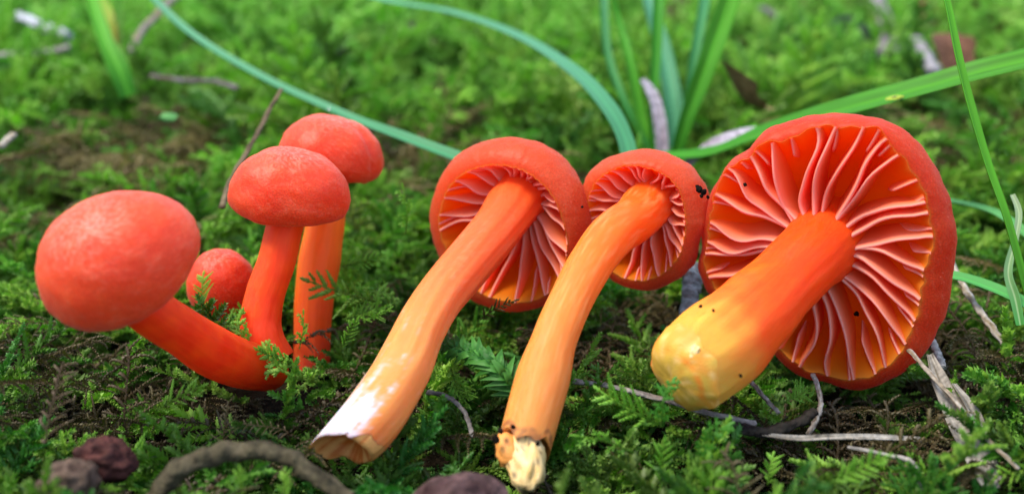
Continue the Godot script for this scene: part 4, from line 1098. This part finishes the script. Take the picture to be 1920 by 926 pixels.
	single("twig", straw([Vector3(-0.07252, 0.01433, -0.2168), Vector3(-0.0648, 0.01457, -0.21216), Vector3(-0.05805, 0.01479, -0.21035), Vector3(-0.05229, 0.0145, -0.20549)], 0.0005, 0.0006, brown, Color(0.24, 0.21, 0.22)), mats.dry, "half buried grey twig in the dark gap above the dead moss", "twig", Vector3(-0.0668, 0, -0.26234))
	single("pale_stalk", straw([Vector3(-0.11902, 0.01772, -0.26563), Vector3(-0.1101, 0.01735, -0.25599), Vector3(-0.10456, 0.0167, -0.25098), Vector3(-0.09974, 0.01622, -0.24604)], 0.0011, 0.0015, Color(0.42, 0.42, 0.48), Color(0.86, 0.88, 0.95)), mats.dry, "whitish broken stalk end shining in the far dark corner", "stalk", Vector3(-0.1322, 0, -0.32388))
	single("twig", straw([Vector3(-0.11403, 0.01422, -0.23575), Vector3(-0.10827, 0.01444, -0.23583), Vector3(-0.10251, 0.01476, -0.23596), Vector3(-0.0956, 0.01604, -0.23648)], 0.0009, 0.0007, grey * 0.7, grey), mats.dry, "grey twig below the whitish stalk end", "twig", Vector3(-0.1304, 0, -0.29973))
	single("twig", straw([Vector3(-0.08144, 0.01423, -0.16823), Vector3(-0.08134, 0.01469, -0.17057), Vector3(-0.08113, 0.01492, -0.17282)], 0.0006, 0.0006, tan_, pale), mats.dry, "short yellowish twig end at the edge of the dead brown patch", "twig", Vector3(-0.10239, 0, -0.21353))
	g = Geo.new()
	blob(g, Vector3(-0.05807, 0.01564, -0.18066), Vector3(0.0014, 0.0006, 0.0009), Basis(Vector3.RIGHT, 0.5), 0.45, 1.5, func(d, p): return Color(0.13, 0.36, 0.10), 16, 20)
	single("pale_leaf", g, mats.blade, "small pale green shiny leaf lying in the moss by the dead patch", "leaf", Vector3(-0.07519, 0, -0.2335))
	var leaf := func(at: Vector3, size: float, turn: float, c0: Color, c1: Color, label: String) -> void:
		var q := Geo.new()
		for r in 12:
			for k in 10:
				var t := r / 11.0
				var w := sin(PI * (0.06 + 0.9 * t)) * 0.36 * (1.0 + 0.25 * noise.get_noise_2d(t * 5.0, turn * 9.0))
				var x := Vector3((k / 9.0 - 0.5) * 2.0 * w, 0.0, t - 0.5)
				x.y = 0.9 * x.x * x.x + 0.16 * sin(t * 4.0 + turn)
				q.add(at + Basis(Vector3.UP, turn) * Basis(Vector3.RIGHT, 0.5) * x * size, mixc(c0, c1, 0.5 + noise.get_noise_2d(k * 0.4, t * 4.0 + turn)))
		q.sheet(12, 10)
		single("dead_leaf", q, mats.dry, label, "dead leaf", at)
	leaf.call(Vector3(0.11241, 0.00846, -0.29985), 0.020, 0.4, Color(0.16, 0.045, 0.03), Color(0.26, 0.09, 0.05), "small rust-red dead leaf far up the bank, next to the upright stalk's top")
	leaf.call(Vector3(0.12909, 0.00819, -0.29974), 0.026, 1.6, Color(0.16, 0.045, 0.03), Color(0.26, 0.09, 0.05), "wider rust-red dead leaf far up the bank beyond the spotted blade")
	leaf.call(Vector3(0.09445, 0.01422, -0.23575), 0.014, 0.2, Color(0.15, 0.07, 0.04), Color(0.25, 0.12, 0.07), "brown dead leaf just above the broad spotted blade")
	leaf.call(Vector3(0.08622, 0.01038, -0.27216), 0.022, 2.4, Color(0.28, 0.25, 0.30), Color(0.42, 0.38, 0.44), "grey-violet dead leaf beside the blurred grey stem")
	leaf.call(Vector3(0.0703, 0.00862, -0.28094), 0.022, 1.4, Color(0.34, 0.27, 0.28), Color(0.44, 0.36, 0.36), "pinkish grey dead leaf between the tuft and the grey stem")
	leaf.call(Vector3(-0.02184, 0.00735, -0.28042), 0.016, 0.9, Color(0.10, 0.08, 0.06), Color(0.22, 0.17, 0.15), "dim brown dead leaf on the bank below the wide arching blade")
	leaf.call(Vector3(-0.04268, 0.01218, -0.2539), 0.016, 2.9, Color(0.12, 0.09, 0.07), Color(0.24, 0.19, 0.17), "grey-brown dead leaf on the bank above the slanting blade")
	leaf.call(Vector3(0.04129, 0.01841, -0.18998), 0.014, 1.9, Color(0.20, 0.13, 0.05), Color(0.34, 0.24, 0.10), "tan dead leaf in the moss behind the withered grey blade")
	leaf.call(Vector3(0.04134, 0.01249, -0.30148), 0.02, 0.8, Color(0.16, 0.12, 0.06), Color(0.3, 0.22, 0.12), "olive-brown dead leaf behind the grass tuft's tops")
	single("grey_stem", straw([Vector3(0.09573, 0.01926, -0.29473), Vector3(0.09257, 0.01529, -0.27414), Vector3(0.0896, 0.01244, -0.25875), Vector3(0.0845, 0.01084, -0.24861)], 0.0022, 0.0022, Color(0.28, 0.24, 0.25), Color(0.42, 0.37, 0.38)), mats.dry, "blurred grey dead stem standing far up the bank", "stem", Vector3(0.10036, 0, -0.29503))
	single("grey_stem", straw([Vector3(0.09078, 0.01567, -0.24582), Vector3(0.08818, 0.01464, -0.23117), Vector3(0.08615, 0.01402, -0.22143)], 0.0014, 0.0014, Color(0.34, 0.32, 0.34), Color(0.46, 0.43, 0.44)), mats.dry, "short grey dead stem between the grey stem and upright stalk", "stem", Vector3(0.10877, 0, -0.2793))
	# soil on the middle cap
	var crumbs := thing("soil_crumb", "black soil crumbs stuck to the slender mushroom's cap edge", "soil crumb", Vector3(0.02272, 0.02178, -0.12491))
	for q in [[Vector3(0.02249, 0.02202, -0.12479), 0.0005], [Vector3(0.02297, 0.02179, -0.12448), 0.00045], [Vector3(0.02271, 0.02138, -0.12431), 0.0003], [Vector3(0.02355, 0.02107, -0.12462), 0.00025], [Vector3(0.02227, 0.02226, -0.1251), 0.0003]]:
		speck(crumbs, q[0], q[1], "grain")
	g = Geo.new()
	for k in 6:
		var a := k * 1.1
		var q := Vector3(-0.02501, 0.026, -0.14602)
		var d := Vector3(1, 0, 0) * cos(a) * 0.5 + Vector3(0, 0.92718, -0.37461) * (0.5 + 0.5 * sin(a))
		var i := g.add(q - Vector3(0.00003, 0, 0), Color(0.8, 0.85, 0.8))
		g.add(q + Vector3(0.00003, 0, 0), Color(0.8, 0.85, 0.8))
		g.add(q + d * 0.0011, Color(0.8, 0.85, 0.8))
		g.tri(i, i + 1, i + 2)
	single("lint_fibre", g, mats.dry, "tiny white fibre sticking up from the creased red cap", "fibre", Vector3(-0.02501, 0.02587, -0.14597))


func _ready() -> void:
	# --- camera: a compact camera close to the ground, tipped down
	var cam := Camera3D.new()
	cam.name = "camera"
	var lens := CameraAttributesPhysical.new()
	lens.frustum_near = 0.01
	lens.frustum_far = 200.0
	lens.frustum_focal_length = 53.469
	lens.frustum_focus_distance = 0.130
	lens.exposure_aperture = 23.0
	cam.attributes = lens
	cam.near = 0.01
	cam.far = 200.0
	add_child(cam)
	cam.position = Vector3(0, 0.065, 0)
	cam.rotation_degrees = Vector3(-22, 0, 0)
	cam.current = true
	# --- overcast sky and a soft sun high on the left
	var env := Environment.new()
	env.background_mode = Environment.BG_SKY
	var sky_mat := ProceduralSkyMaterial.new()
	sky_mat.sky_top_color = Color(0.74, 0.84, 1.0)
	sky_mat.sky_horizon_color = Color(0.78, 0.84, 0.92)
	sky_mat.sky_curve = 0.3
	sky_mat.ground_bottom_color = Color(0.12, 0.13, 0.08)
	sky_mat.ground_horizon_color = Color(0.25, 0.28, 0.22)
	sky_mat.sky_energy_multiplier = 1.0
	var sky := Sky.new()
	sky.sky_material = sky_mat
	env.sky = sky
	env.tonemap_mode = Environment.TONE_MAPPER_LINEAR
	env.tonemap_exposure = 1.9
	env.sdfgi_enabled = true
	env.ssao_enabled = true
	env.ssil_enabled = true
	var we := WorldEnvironment.new()
	we.name = "environment"
	we.environment = env
	add_child(we)
	var sun := DirectionalLight3D.new()
	sun.name = "sun"
	sun.light_color = Color(1.0, 0.97, 0.92)
	sun.light_energy = 0.95
	sun.light_angular_distance = 22.0
	sun.shadow_enabled = true
	add_child(sun)
	sun.look_at_from_position(Vector3(-0.5, 1.0, 0.08), Vector3.ZERO)

	rng.seed = 20
	noise.seed = 11
	noise.frequency = 1.0
	noise.noise_type = FastNoiseLite.TYPE_SIMPLEX_SMOOTH
	noise.fractal_octaves = 2
	fine.seed = 4
	fine.frequency = 1.0
	make_materials()
	build_ground()
	build_mushrooms()
	make_fronds()
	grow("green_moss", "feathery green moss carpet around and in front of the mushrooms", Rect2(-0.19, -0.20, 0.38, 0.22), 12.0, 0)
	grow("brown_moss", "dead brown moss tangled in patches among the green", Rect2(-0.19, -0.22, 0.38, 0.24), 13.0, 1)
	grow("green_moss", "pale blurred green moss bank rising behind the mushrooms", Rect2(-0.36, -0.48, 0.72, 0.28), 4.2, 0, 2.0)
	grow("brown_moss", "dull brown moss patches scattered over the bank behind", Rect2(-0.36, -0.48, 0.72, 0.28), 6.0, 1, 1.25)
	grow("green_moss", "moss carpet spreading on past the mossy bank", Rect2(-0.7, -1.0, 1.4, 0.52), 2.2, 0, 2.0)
	build_sprigs()
	build_grass()
	build_litter()
